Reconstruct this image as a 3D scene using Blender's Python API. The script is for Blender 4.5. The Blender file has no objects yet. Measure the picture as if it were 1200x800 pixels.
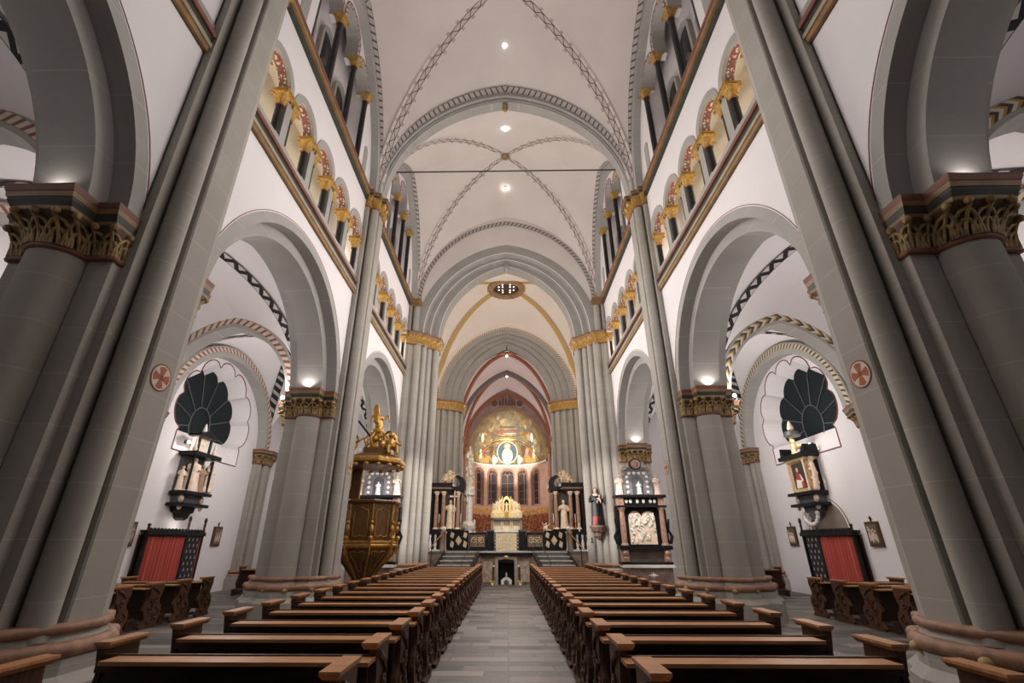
import bpy, math, random
from mathutils import Vector, Matrix
random.seed(11)
PI = math.pi
S = bpy.context.scene
COL = S.collection
sin, cos, sqrt, radians = math.sin, math.cos, math.sqrt, math.radians

# ------------------------------------------------------------------ mesh builder
WL = {}          # world location of every Empty made here


class MB:
    def __init__(s, m=1):
        s.v = []; s.f = []; s.sm = []; s.uv = []; s.m = m

    def add(s, vs, fs, smooth=False, uvs=None):
        o = len(s.v)
        s.v += [tuple(p) for p in vs]
        for i, f in enumerate(fs):
            s.f.append([o + k for k in f]); s.sm.append(smooth)
            s.uv.append(uvs[i] if uvs else None)
        return s

    def box(s, x0, x1, y0, y1, z0, z1):
        vs = [(x, y, z) for z in (z0, z1) for y in (y0, y1) for x in (x0, x1)]
        return s.add(vs, [(0, 2, 3, 1), (4, 5, 7, 6), (0, 1, 5, 4), (2, 6, 7, 3), (0, 4, 6, 2), (1, 3, 7, 5)])

    def loft(s, rings, closed=True, cap=True, smooth=False):
        n = len(rings[0]); vs = [p for r in rings for p in r]; fs = []
        m = n if closed else n - 1
        for i in range(len(rings) - 1):
            for k in range(m):
                a = i * n + k; b = i * n + (k + 1) % n
                fs.append((a, b, b + n, a + n))
        s.add(vs, fs, smooth)
        if cap and closed:
            s.add(rings[0], [tuple(range(n))[::-1]]); s.add(rings[-1], [tuple(range(n))])
        return s

    def prism(s, pts, z0, z1):            # pts (x, y), anticlockwise seen from above
        return s.loft([[(x, y, z0) for x, y in pts], [(x, y, z1) for x, y in pts]])

    def prismx(s, pts, x0, x1):           # pts (y, z)
        return s.loft([[(x0, y, z) for y, z in pts], [(x1, y, z) for y, z in pts]])

    def prismy(s, pts, y0, y1):           # pts (x, z)
        return s.loft([[(x, y1, z) for x, z in pts], [(x, y0, z) for x, z in pts]])

    def lathe(s, prof, c=(0, 0, 0), n=16, a0=0., a1=2 * PI, smooth=True, sx=1., sy=1., tw=None):
        full = abs(a1 - a0 - 2 * PI) < 1e-6
        k = n if full else n + 1
        rings = []
        for r, z in prof:
            rings.append([(c[0] + sx * r * cos(a0 + (a1 - a0) * i / n), c[1] + sy * r * sin(a0 + (a1 - a0) * i / n), c[2] + z) for i in range(k)])
        return s.loft(rings, full, full, smooth)

    def cyl(s, x, y, z0, z1, r, n=16, r2=None):
        r2 = r if r2 is None else r2
        return s.lathe([(r, z0), (r2, z1)], (x, y, 0), n)

    def tube(s, pts, r, n=6, r1=None, cap=True):
        pts = [Vector(p) for p in pts]; N = len(pts); rings = []
        up = None
        for i, p in enumerate(pts):
            t = (pts[min(i + 1, N - 1)] - pts[max(i - 1, 0)]).normalized()
            if up is None:
                up = Vector((0, 0, 1)) if abs(t.z) < .9 else Vector((1, 0, 0))
            a = t.cross(up)
            if a.length < 1e-5: a = t.cross(Vector((.3, .8, .5)))
            a.normalize(); b = a.cross(t).normalized(); up = b
            rr = r if r1 is None else r + (r1 - r) * i / (N - 1)
            rings.append([tuple(p + a * rr * cos(2 * PI * k / n) + b * rr * sin(2 * PI * k / n)) for k in range(n)])
        return s.loft(rings, True, cap, True)

    def ell(s, c, r, n=10, m=7, rot=None):
        if not hasattr(r, '__len__'): r = (r, r, r)
        rings = []
        for j in range(1, m):
            t = PI * j / m - PI / 2
            ring = []
            for i in range(n):
                a = 2 * PI * i / n
                q = Vector((r[0] * cos(t) * cos(a), r[1] * cos(t) * sin(a), r[2] * sin(t)))
                if rot is not None: q = rot @ q
                ring.append((c[0] + q.x, c[1] + q.y, c[2] + q.z))
            rings.append(ring)
        bot = Vector((0, 0, -r[2])); top = Vector((0, 0, r[2]))
        if rot is not None: bot = rot @ bot; top = rot @ top
        o = len(s.v)
        s.loft(rings, True, False, True)
        cb = (c[0] + bot.x, c[1] + bot.y, c[2] + bot.z); ct = (c[0] + top.x, c[1] + top.y, c[2] + top.z)
        s.add([cb] + rings[0], [(0, 1 + (k + 1) % n, 1 + k) for k in range(n)], True)
        s.add([ct] + rings[-1], [(0, 1 + k, 1 + (k + 1) % n) for k in range(n)], True)
        return s

    def band(s, inn, out, d0, d1, axis, smooth=True, faces='iofb', ends=True):
        """solid between two polylines (u,z), extruded along axis 'x' or 'y' from d0 to d1"""
        P = (lambda u, d, z: (d, u, z)) if axis == 'x' else (lambda u, d, z: (u, d, z))
        n = len(inn)
        L = [0.]
        for i in range(1, n): L.append(L[-1] + math.hypot(inn[i][0] - inn[i - 1][0], inn[i][1] - inn[i - 1][1]))
        def strip(A, B, sm, da, db):
            vs = [P(a[0], da, a[1]) for a in A] + [P(b[0], db, b[1]) for b in B]
            fs = [(i, i + 1, n + i + 1, n + i) for i in range(n - 1)]
            uv = [[(L[i], 0), (L[i + 1], 0), (L[i + 1], 1), (L[i], 1)] for i in range(n - 1)]
            s.add(vs, fs, sm, uv)
        if 'i' in faces: strip(inn, inn, smooth, d0, d1)
        if 'o' in faces: strip(out, out, smooth, d1, d0)
        if 'f' in faces: strip(out, inn, False, d0, d0)
        if 'b' in faces: strip(inn, out, False, d1, d1)
        if ends:
            for k in (0, -1):
                s.add([P(inn[k][0], d0, inn[k][1]), P(inn[k][0], d1, inn[k][1]), P(out[k][0], d1, out[k][1]), P(out[k][0], d0, out[k][1])],
                      [(0, 1, 2, 3) if k == 0 else (3, 2, 1, 0)])
        return s

    def ribbon(s, A, B, smooth=True):
        """strip between two 3-D polylines with uv (length, 0..1)"""
        n = len(A); L = [0.]
        for i in range(1, n): L.append(L[-1] + (Vector(A[i]) - Vector(A[i - 1])).length)
        s.add(list(A) + list(B), [(i, i + 1, n + i + 1, n + i) for i in range(n - 1)], smooth,
              [[(L[i], 0), (L[i + 1], 0), (L[i + 1], 1), (L[i], 1)] for i in range(n - 1)])
        return s

    def grid(s, fn, nu, nv, smooth=True):
        vs = [fn(i / nu, j / nv) for j in range(nv + 1) for i in range(nu + 1)]
        fs = []; uv = []
        for j in range(nv):
            for i in range(nu):
                a = j * (nu + 1) + i
                fs.append((a, a + 1, a + nu + 2, a + nu + 1))
                uv.append([(i / nu, j / nv), ((i + 1) / nu, j / nv), ((i + 1) / nu, (j + 1) / nv), (i / nu, (j + 1) / nv)])
        return s.add(vs, fs, smooth, uv)

    def xf(s, fn):
        s.v = [tuple(fn(*p)) for p in s.v]; return s

    def build(s, name, mat, parent=None, flip=False):
        loc = WL.get(parent, (0, 0, 0)) if parent is not None else (0, 0, 0)
        vs = [((x * s.m) - loc[0], y - loc[1], z - loc[2]) for x, y, z in s.v]
        me = bpy.data.meshes.new(name)
        fl = (s.m < 0) != flip
        fs = [f[::-1] for f in s.f] if fl else s.f
        me.from_pydata(vs, [], fs)
        if any(s.uv):
            ul = me.uv_layers.new(name='UVMap'); data = ul.data; k = 0
            for f, u in zip(s.f, s.uv):
                uu = u if u else [(0, 0)] * len(f)
                if fl: uu = uu[::-1]
                for q in uu:
                    data[k].uv = q; k += 1
        me.polygons.foreach_set('use_smooth', s.sm)
        me.materials.append(mat)
        me.update()
        o = bpy.data.objects.new(name, me); COL.objects.link(o)
        if parent is not None:
            o.parent = parent
        WL[o] = loc
        return o


def tag(o, label, cat, group=None):
    o['label'] = label; o['category'] = cat
    if group: o['group'] = group
    return o


def thing(name, loc, label, cat, group=None):
    o = bpy.data.objects.new(name, None); COL.objects.link(o)
    o.location = loc; o.empty_display_size = .2
    WL[o] = tuple(loc)
    return tag(o, label, cat, group)


def struct(o):
    o['kind'] = 'structure'; return o


def struct_thing(name, loc, label, cat, group=None):
    o = thing(name, loc, label, cat, group); o['kind'] = 'structure'; return o


def copy_thing(src, loc, label, cat=None, group=None):
    r = src.copy(); COL.objects.link(r); r.location = loc; r['label'] = label
    if group: r['group'] = group
    def rec(a, b):
        for ch in list(a.children):
            c = ch.copy(); COL.objects.link(c); c.parent = b
            c.matrix_parent_inverse = ch.matrix_parent_inverse.copy()
            rec(ch, c)
    rec(src, r)
    return r


def smooth_angle(o, deg=35):
    me = o.data
    me.polygons.foreach_set('use_smooth', [True] * len(me.polygons))
    try:
        me.set_sharp_from_angle(angle=radians(deg))
    except Exception:
        pass
    return o


# curves -------------------------------------------------------------------
def carc(c, z, r, a0=0., a1=PI, n=24):
    """circle polyline from the left end to the right end"""
    return [(c - r * cos(a0 + (a1 - a0) * i / n), z + r * sin(a0 + (a1 - a0) * i / n)) for i in range(n + 1)]


def parch(c, a, zs, za, n=12):
    """pointed arch of half span a, springing at zs, apex za (round when rise <= a)"""
    h = za - zs
    if h <= a * 1.001:
        return [(c - a * cos(PI * i / (2 * n)), zs + h * sin(PI * i / (2 * n))) for i in range(2 * n + 1)]
    R = (a * a + h * h) / (2 * a); t1 = math.atan2(h, R - a)
    L = [(c - a + R - R * cos(t1 * i / n), zs + R * sin(t1 * i / n)) for i in range(n + 1)]
    return L + [(2 * c - u, z) for u, z in L[-2::-1]]


# ------------------------------------------------------------------ materials
def newmat(name):
    m = bpy.data.materials.new(name); m.use_nodes = True
    nt = m.node_tree; b = nt.nodes['Principled BSDF']
    return m, nt, b


class N:
    """tiny node helper"""
    def __init__(s, nt): s.nt = nt
    def n(s, t, **k):
        q = s.nt.nodes.new(t)
        for a, v in k.items(): setattr(q, a, v)
        return q
    def l(s, a, b): s.nt.links.new(a, b)
    def val(s, sock, v):
        if hasattr(v, 'is_linked'): s.l(v, sock)
        else: sock.default_value = v
    def math(s, op, a, b=0., c=None):
        q = s.n('ShaderNodeMath', operation=op); s.val(q.inputs[0], a); s.val(q.inputs[1], b)
        if c is not None: s.val(q.inputs[2], c)
        return q.outputs[0]
    def mix(s, f, a, b):
        q = s.n('ShaderNodeMix', data_type='RGBA'); s.val(q.inputs[0], f)
        for i, v in ((6, a), (7, b)):
            if hasattr(v, 'is_linked'): s.l(v, q.inputs[i])
            else: q.inputs[i].default_value = (*v, 1)
        return q.outputs[2]
    def noise(s, scale, detail=3., vec=None):
        q = s.n('ShaderNodeTexNoise'); q.inputs['Scale'].default_value = scale; q.inputs['Detail'].default_value = detail
        if vec is not None: s.l(vec, q.inputs['Vector'])
        return q.outputs[0]
    def ramp(s, f, lo, hi):
        q = s.n('ShaderNodeMapRange'); s.val(q.inputs[0], f); q.inputs[1].default_value = lo; q.inputs[2].default_value = hi
        return q.outputs[0]
    def pos(s):
        return s.n('ShaderNodeNewGeometry').outputs['Position']
    def sep(s, v):
        q = s.n('ShaderNodeSeparateXYZ'); s.l(v, q.inputs[0]); return q.outputs
    def uv(s):
        return s.sep(s.n('ShaderNodeTexCoord').outputs['UV'])
    def bump(s, h, strength, dist, bs):
        q = s.n('ShaderNodeBump'); q.inputs['Strength'].default_value = strength; q.inputs['Distance'].default_value = dist
        s.l(h, q.inputs['Height']); s.l(q.outputs[0], bs.inputs['Normal'])


def simple(name, col, rough=.6, metal=0., var=.12, vs=4., bump=0., bs=30., spec=None):
    m, nt, b = newmat(name); k = N(nt); p = k.pos()
    n1 = k.noise(vs, 4, p)
    f = k.ramp(n1, .3, .7)
    c2 = tuple(max(0, c * (1 - var)) for c in col); c1 = tuple(min(1, c * (1 + var)) for c in col)
    k.l(k.mix(f, c2, c1), b.inputs['Base Color'])
    b.inputs['Roughness'].default_value = rough; b.inputs['Metallic'].default_value = metal
    if spec is not None: b.inputs['Specular IOR Level'].default_value = spec
    if bump: k.bump(k.noise(bs, 3, p), bump, .02, b)
    return m


def stone_mat(name, col, joint=.58, jcol=None, var=.07):
    m, nt, b = newmat(name); k = N(nt); p = k.pos()
    x, y, z = k.sep(p)
    big = k.ramp(k.noise(1.3, 3, p), .3, .7); fine = k.ramp(k.noise(38, 2, p), .35, .65)
    row = k.math('FLOOR', k.math('DIVIDE', z, joint), 0.)
    w = k.n('ShaderNodeTexWhiteNoise', noise_dimensions='1D'); k.l(row, w.inputs['W'])
    fr = k.math('FRACT', k.math('ADD', k.math('DIVIDE', z, joint), k.math('MULTIPLY', big, .02)), 0.)
    line = k.math('LESS_THAN', fr, .022)
    c2 = tuple(c * (1 - var) for c in col); c1 = tuple(c * (1 + var) for c in col)
    a = k.mix(big, c2, c1)
    a = k.mix(k.math('MULTIPLY', w.outputs[0], .22), a, tuple(c * .84 for c in col))
    a = k.mix(k.math('MULTIPLY', fine, .16), a, tuple(c * .75 for c in col))
    a = k.mix(k.math('MULTIPLY', line, .45), a, jcol or tuple(min(1, c * 1.4) for c in col))
    k.l(a, b.inputs['Base Color']); b.inputs['Roughness'].default_value = .85
    b.inputs['Specular IOR Level'].default_value = .2
    k.bump(k.noise(60, 3, p), .12, .01, b)
    return m


def pattern(name, cols, kind, freq, rough=.75):
    """painted ornament running along a ribbon's uv (u metres along, v across)"""
    m, nt, b = newmat(name); k = N(nt); u, v, _ = k.uv()
    uf = k.math('MULTIPLY', u, freq)
    A, B, Cc = cols[0], cols[1], cols[2] if len(cols) > 2 else cols[1]
    vv = k.math('ABSOLUTE', k.math('SUBTRACT', k.math('MULTIPLY', v, 2.), 1.))
    if kind == 'diag':
        t = k.math('FRACT', k.math('ADD', uf, k.math('MULTIPLY', v, .6)))
        c = k.mix(k.math('LESS_THAN', t, .28 if name == 'rib_stripes' else .42), A, B) if name != 'rib_stripes' else k.mix(k.math('LESS_THAN', t, .28), B, A)
        c = k.mix(k.math('GREATER_THAN', vv, .86), c, Cc)
    elif kind == 'zig':
        tri = k.math('ABSOLUTE', k.math('SUBTRACT', k.math('MULTIPLY', k.math('FRACT', uf), 2.), 1.))
        d = k.math('ABSOLUTE', k.math('SUBTRACT', tri, v))
        c = k.mix(k.math('LESS_THAN', d, .36 if name == 'aisle_zigzag' else .2), A, B)
        c = k.mix(k.math('GREATER_THAN', vv, .88), c, Cc)
    elif kind == 'chev':
        t = k.math('FRACT', k.math('ADD', uf, k.math('MULTIPLY', vv, .5)))
        c = k.mix(k.math('LESS_THAN', t, .36), A, B)
        c = k.mix(k.math('GREATER_THAN', t, .72), c, Cc)
    elif kind == 'leaf':
        w = k.n('ShaderNodeTexVoronoi'); w.inputs['Scale'].default_value = 1.
        cb = k.n('ShaderNodeCombineXYZ'); k.l(uf, cb.inputs[0]); k.l(k.math('MULTIPLY', v, 4.5), cb.inputs[1]); k.l(cb.outputs[0], w.inputs['Vector'])
        wn = k.n('ShaderNodeTexWhiteNoise', noise_dimensions='3D'); k.l(w.outputs['Position'], wn.inputs['Vector'])
        c = k.mix(k.math('GREATER_THAN', wn.outputs[0], .52), A, B)
        c = k.mix(k.math('GREATER_THAN', wn.outputs[0], .8), c, Cc)
        c = k.mix(k.math('GREATER_THAN', vv, .9), c, A)
    elif kind == 'scroll':       # thin wave between two thin lines
        wv = k.math('ADD', k.math('MULTIPLY', k.math('SINE', k.math('MULTIPLY', uf, 2 * PI)), .17), .5)
        d = k.math('ABSOLUTE', k.math('SUBTRACT', v, wv))
        l1 = k.math('LESS_THAN', d, .045)
        l2 = k.math('LESS_THAN', k.math('ABSOLUTE', k.math('SUBTRACT', vv, .42)), .06)
        dot = k.math('LESS_THAN', k.math('ABSOLUTE', k.math('SUBTRACT', k.math('FRACT', uf), .5)), .13)
        curl = k.math('MULTIPLY', dot, k.math('MULTIPLY', k.math('GREATER_THAN', vv, .5), k.math('LESS_THAN', vv, .92)))
        inn = k.math('LESS_THAN', vv, .42)
        c = k.mix(k.math('MULTIPLY', inn, .4), A, Cc)
        c = k.mix(k.math('MAXIMUM', l1, l2), c, B)
        c = k.mix(k.math('MULTIPLY', curl, .45), c, B)
    elif kind == 'ochre':        # ochre rib with a dotted edge
        dot = k.math('LESS_THAN', k.math('FRACT', uf), .5)
        edge = k.math('GREATER_THAN', vv, .7)
        c = k.mix(k.math('MULTIPLY', edge, dot), A, B)
        c = k.mix(k.math('MULTIPLY', edge, k.math('SUBTRACT', 1., dot)), c, Cc)
    k.l(c, b.inputs['Base Color']); b.inputs['Roughness'].default_value = rough
    b.inputs['Specular IOR Level'].default_value = .2
    return m


def emis(name, col, st):
    m, nt, b = newmat(name)
    b.inputs['Base Color'].default_value = (*col, 1)
    b.inputs['Emission Color'].default_value = (*col, 1); b.inputs['Emission Strength'].default_value = st
    return m


STONE = stone_mat('stone', (.372, .348, .312))
STONE2 = stone_mat('stone_arch', (.40, .385, .365), .8)
TAN = simple('tan_paint', (.36, .30, .22), .7, var=.15)
PLASTER = simple('plaster', (.80, .765, .775), .9, var=.02, vs=.8, spec=.15)
VAULT = simple('vault_plaster', (.68, .62, .59), .9, var=.05, vs=.6, spec=.15)
CREAM = simple('cream_plaster', (.80, .74, .61), .9, var=.07, vs=1.2, spec=.15)
WARMV = simple('warm_vault_plaster', (.74, .66, .55), .9, var=.04, vs=.6, spec=.15)
PINKV = simple('pink_vault_plaster', (.62, .54, .53), .9, var=.04, vs=.6, spec=.15)
REDB = simple('oxide_red_paint', (.20, .075, .05), .6, var=.2)
OCHRE = simple('ochre_paint', (.27, .155, .062), .55, var=.25)
GREENB = simple('dark_green_paint', (.045, .05, .04), .6, var=.2)
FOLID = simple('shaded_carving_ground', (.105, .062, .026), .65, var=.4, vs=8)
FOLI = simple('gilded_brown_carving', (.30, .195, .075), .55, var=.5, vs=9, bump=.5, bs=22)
GILT = simple('gilt_capital', (.46, .27, .065), .5, .25, var=.35, vs=14, bump=.4, bs=26)
GOLD = simple('gold_leaf', (.50, .28, .07), .36, .6, var=.35, vs=12, bump=.3, bs=30)
GOLDW = simple('bright_gold', (.86, .62, .30), .4, .4, var=.25, vs=16, bump=.3, bs=40)
DCOL = simple('black_slate_column', (.016, .015, .016), .35, var=.4, vs=9, spec=.3)
BLACK = simple('black_marble', (.010, .0095, .011), .4, var=.4, vs=7, spec=.25)
DGREY = simple('dark_grey_marble', (.10, .10, .105), .4, var=.3, vs=7)
PINKM = simple('reddish_marble', (.36, .215, .155), .35, var=.3, vs=9)
ALAB = simple('pale_alabaster', (.80, .62, .50), .5, var=.18, vs=8, bump=.4, bs=24)
WHITEM = simple('white_marble', (.80, .76, .72), .45, var=.12, vs=7)
REDLINE = simple('red_line_paint', (.20, .055, .045), .8, var=.1)
CROSSR = simple('red_cross_paint', (.36, .10, .045), .8, var=.15)
CROSSW = simple('cream_disc_paint', (.60, .50, .38), .8, var=.06)
IRON = simple('wrought_iron', (.05, .047, .045), .5, .6, var=.2)
BRASS = simple('brass', (.36, .20, .085), .35, .8, var=.2)
LAMPW = emis('lamp_glow', (1, .93, .85), 30.)
TORUS = simple('red_base_moulding', (.30, .155, .095), .6, var=.35, vs=5, bump=.3, bs=20)
CLAW = simple('ochre_base_claw', (.42, .27, .10), .6, var=.2)
PSTRIPE = pattern('rib_stripes', [(.10, .085, .08), (.46, .42, .40), (.13, .11, .10)], 'diag', 4.2)
PSCROLL = pattern('rib_scroll', [(.68, .62, .59), (.13, .10, .085), (.42, .33, .30)], 'scroll', 1.9)
PZIG = pattern('aisle_zigzag', [(.62, .58, .56), (.03, .027, .03), (.03, .027, .03)], 'zig', 2.1)
PBLK = pattern('aisle_black_check', [(.03, .028, .03), (.45, .41, .40), (.03, .028, .03)], 'diag', 2.4)
PREDW = pattern('red_white_rope', [(.62, .54, .46), (.27, .115, .075), (.33, .21, .13)], 'diag', 4.4)
PROPEY = pattern('yellow_black_rope', [(.60, .53, .40), (.11, .085, .05), (.40, .30, .14)], 'diag', 5.2)
PCHEV = pattern('colour_chevron', [(.66, .62, .54), (.10, .08, .06), (.46, .27, .08)], 'chev', 3.0)
PLEAF = pattern('red_leaf_paint', [(.29, .095, .07), (.70, .60, .53), (.18, .15, .12)], 'leaf', 20.)
PSCARF = pattern('clerestory_scroll', [(.60, .53, .50), (.10, .07, .09), (.30, .07, .06)], 'zig', 4.2)
POCHRE = pattern('ochre_rib', [(.50, .31, .09), (.75, .65, .52), (.13, .07, .03)], 'ochre', 7.)
PROPE = pattern('dotted_edge', [(.66, .58, .48), (.16, .09, .05), (.36, .22, .10)], 'diag', 6.)


def floor_mat():
    m, nt, b = newmat('floor_slabs'); k = N(nt)
    br = k.n('ShaderNodeTexBrick'); br.offset = .37; br.offset_frequency = 2; br.squash = .72; br.squash_frequency = 3
    k.l(k.pos(), br.inputs['Vector'])
    br.inputs['Scale'].default_value = 1.; br.inputs['Brick Width'].default_value = .95; br.inputs['Row Height'].default_value = .3
    br.inputs['Mortar Size'].default_value = .012; br.inputs['Mortar Smooth'].default_value = .1; br.inputs['Bias'].default_value = 0.
    br.inputs['Color1'].default_value = (.032, .032, .034, 1); br.inputs['Color2'].default_value = (.23, .195, .165, 1); br.inputs['Mortar'].default_value = (.07, .066, .062, 1)
    sv = k.n('ShaderNodeMapping'); k.l(k.pos(), sv.inputs[0]); sv.inputs['Scale'].default_value = (1.2, 5., 1)
    st = k.ramp(k.noise(3.2, 5, sv.outputs[0]), .38, .7)
    a = k.mix(k.math('MULTIPLY', st, .16), br.outputs['Color'], (.30, .275, .26))
    vein = k.math('GREATER_THAN', k.noise(7, 6, sv.outputs[0]), .67)
    a = k.mix(k.math('MULTIPLY', vein, .5), a, (.5, .48, .45))
    k.l(a, b.inputs['Base Color']); b.inputs['Roughness'].default_value = .52
    b.inputs['Specular IOR Level'].default_value = .25
    k.bump(br.outputs['Fac'], -.3, .01, b)
    return m


def wood(name, c1, c2, rough=.38, axis=0, spec=.4):
    m, nt, b = newmat(name); k = N(nt)
    mp = k.n('ShaderNodeMapping'); k.l(k.pos(), mp.inputs[0])
    sc = [14., 14., 14.]; sc[axis] = 1.1; mp.inputs['Scale'].default_value = sc
    f = k.ramp(k.noise(2.2, 6, mp.outputs[0]), .3, .72)
    k.l(k.mix(f, c1, c2), b.inputs['Base Color']); b.inputs['Roughness'].default_value = rough
    b.inputs['Specular IOR Level'].default_value = spec
    return m


FLOOR = floor_mat()
WTOP = wood('oak_top', (.34, .145, .058), (.54, .26, .115), .4)
WDARK = wood('dark_oak', (.026, .012, .008), (.055, .026, .015), .45)
WMID = wood('carved_oak', (.065, .028, .015), (.13, .06, .032), .45, 2)
WPULP = wood('pulpit_walnut', (.10, .045, .012), (.19, .095, .03), .35, 2)
# ------------------------------------------------------------------ plan constants
WX = 5.0                 # nave wall plane
PY = (5.68, 13.68)       # pier centres
YE = 21.3                # west face of the crossing arch
YW = -3.2                # where the built part of the nave stops behind the camera
SIDE = {1: 'right', -1: 'left'}
ORD = ['first', 'second', 'third', 'fourth', 'fifth', 'sixth', 'seventh', 'eighth', 'ninth', 'tenth', 'eleventh', 'twelfth', 'thirteenth',
       'fourteenth', 'fifteenth', 'sixteenth', 'seventeenth', 'eighteenth', 'nineteenth', 'twentieth']


def lerp2(A, B, t): return [(a[0] + (b[0] - a[0]) * t, a[1] + (b[1] - a[1]) * t) for a, b in zip(A, B)]


def resample(P, n):
    L = [0.]
    for a, b in zip(P, P[1:]): L.append(L[-1] + math.hypot(b[0] - a[0], b[1] - a[1]))
    out = []
    j = 0
    for i in range(n):
        d = L[-1] * i / (n - 1)
        while j < len(P) - 2 and L[j + 1] < d: j += 1
        t = (d - L[j]) / max(1e-9, L[j + 1] - L[j])
        out.append((P[j][0] + (P[j + 1][0] - P[j][0]) * t, P[j][1] + (P[j + 1][1] - P[j][1]) * t))
    return out


def ring_at(B, T, t, z): return [(x, y, z) for x, y in lerp2(B, T, t)]


def capital(parent, B, T, zb, zt, m, name='capital', bandh=None, foliage=True, mats=None, loops=None, closed=False):
    """carved capital between the outline B (at the neck) and T (under the abacus); open outlines are closed by their back edge"""
    H = zt - zb; ab = bandh or H * .4
    red, och, grn, fol = mats or (REDB, OCHRE, GREENB, FOLI)
    zc = zt - ab
    prof = [(0, 0), (.06, .25), (.16, .5), (.36, .75), (.72, .95), (.72, 1.)]
    b = MB(m); b.loft([ring_at(B, T, t, zb + (zc - zb) * h) for t, h in prof], True, True, False)
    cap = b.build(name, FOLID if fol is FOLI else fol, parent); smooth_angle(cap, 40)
    for nm, mt, z0, z1, t0, t1 in (('abacus_base', och, 0, .13, .72, .74), ('abacus_hollow', grn, .13, .46, .74, .88), ('abacus_band', och, .46, .70, .92, .97), ('abacus', red, .70, 1., 1., 1.06)):
        b = MB(m); b.loft([ring_at(B, T, t0, zc + ab * z0), ring_at(B, T, t1, zc + ab * (z0 * .3 + z1 * .7)), ring_at(B, T, t1, zc + ab * z1)])
        b.build(nm, mt, cap)
    b = MB(m)
    P = resample(B, 40)
    P3 = [(x, y, zb) for x, y in P]
    if closed: P3.append(P3[0])
    b.tube(P3, .035 * H / .7 + .008, 6)
    b.build('neck_ring', REDB if red is REDB else red, cap)
    if foliage:
        n = 60
        Bs, Ts = resample(B, n), resample(T, n)
        cxm = sum(p[0] for p in B) / len(B); cym = sum(p[1] for p in B) / len(B)
        def surf(u, h, out=0.):
            u = min(1., max(0., u)) * (n - 1); i = min(n - 2, int(u)); f = u - i
            t = .02 + .72 * h ** 2.4 + out
            q = []
            for A in (Bs, Ts):
                q.append((A[i][0] * (1 - f) + A[i + 1][0] * f, A[i][1] * (1 - f) + A[i + 1][1] * f))
            return (q[0][0] + (q[1][0] - q[0][0]) * t, q[0][1] + (q[1][1] - q[0][1]) * t, zb + (zc - zb) * h)
        b = MB(m)
        K = loops or 9
        for k in range(K):
            u0 = (k + .5) / K; w = .75 / K
            for q in (1., .62):
                b.tube([surf(u0 - w * q * cos(PI * i / 8), .04 + (.74 if q == 1 else .5) * sin(PI * i / 8), .10) for i in range(9)], .024 * H / .7, 5)
            b.tube([surf(u0 + w * .3 * (i / 4 - .5), .05 + .85 * i / 4, .10 + .14 * (i / 4) ** 3) for i in range(5)], .022 * H / .7, 5)
            c = surf(u0, .9, .22); b.ell(c, .05 * H / .7, 7, 5)
        b.build('foliage', fol, cap)
    return cap


def arcpts(cx, cy, r, a0, a1, n): return [(cx + r * cos(radians(a0 + (a1 - a0) * i / n)), cy + r * sin(radians(a0 + (a1 - a0) * i / n))) for i in range(n + 1)]


def offset_out(P, d):
    """offset a closed anticlockwise polygon outward (mitre, clamped)"""
    n = len(P); out = []
    for i in range(n):
        a, b, c = Vector(P[i - 1]), Vector(P[i]), Vector(P[(i + 1) % n])
        e1, e2 = (b - a).normalized(), (c - b).normalized()
        n1, n2 = Vector((e1.y, -e1.x)), Vector((e2.y, -e2.x))
        q = n1 + n2
        if q.length < 1e-4: q = n1
        q.normalize(); k = d / max(.55, q.dot(n1))
        out.append((b.x + q.x * k, b.y + q.y * k))
    return out


def half_out(y0, sgn):
    """outline of the arcade side of a pier, from the nave edge to the aisle edge, at sgn*y"""
    B = [(5.0, .60), (5.0, .83), (5.33, .83)] + arcpts(5.67, .80, .33, 175, 5, 10) + [(6.01, .83), (6.35, .83), (6.35, .60)]
    T = [(4.96, .60), (4.96, 1.03), (5.24, 1.03), (5.24, 1.20), (5.24, 1.36), (5.34, 1.36), (5.47, 1.36), (5.60, 1.36), (5.67, 1.36), (5.74, 1.36), (5.87, 1.36), (6.0, 1.36), (6.10, 1.36), (6.10, 1.03), (6.38, 1.03), (6.38, .60), (6.38, .58)]
    T = T[:len(B)]
    T = [(4.96, .60), (4.96, 1.03), (5.24, 1.03)] + resample([(5.24, 1.10), (5.24, 1.38), (6.10, 1.38), (6.10, 1.10)], 11) + [(6.10, 1.03), (6.38, 1.03), (6.38, .60)]
    f = lambda P: [(x, y0 + sgn * y) for x, y in P]
    B, T = f(B), f(T)
    if sgn > 0: B, T = B[::-1], T[::-1]
    return B, T


def tri_columns_label(s, bay, i): pass


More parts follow.
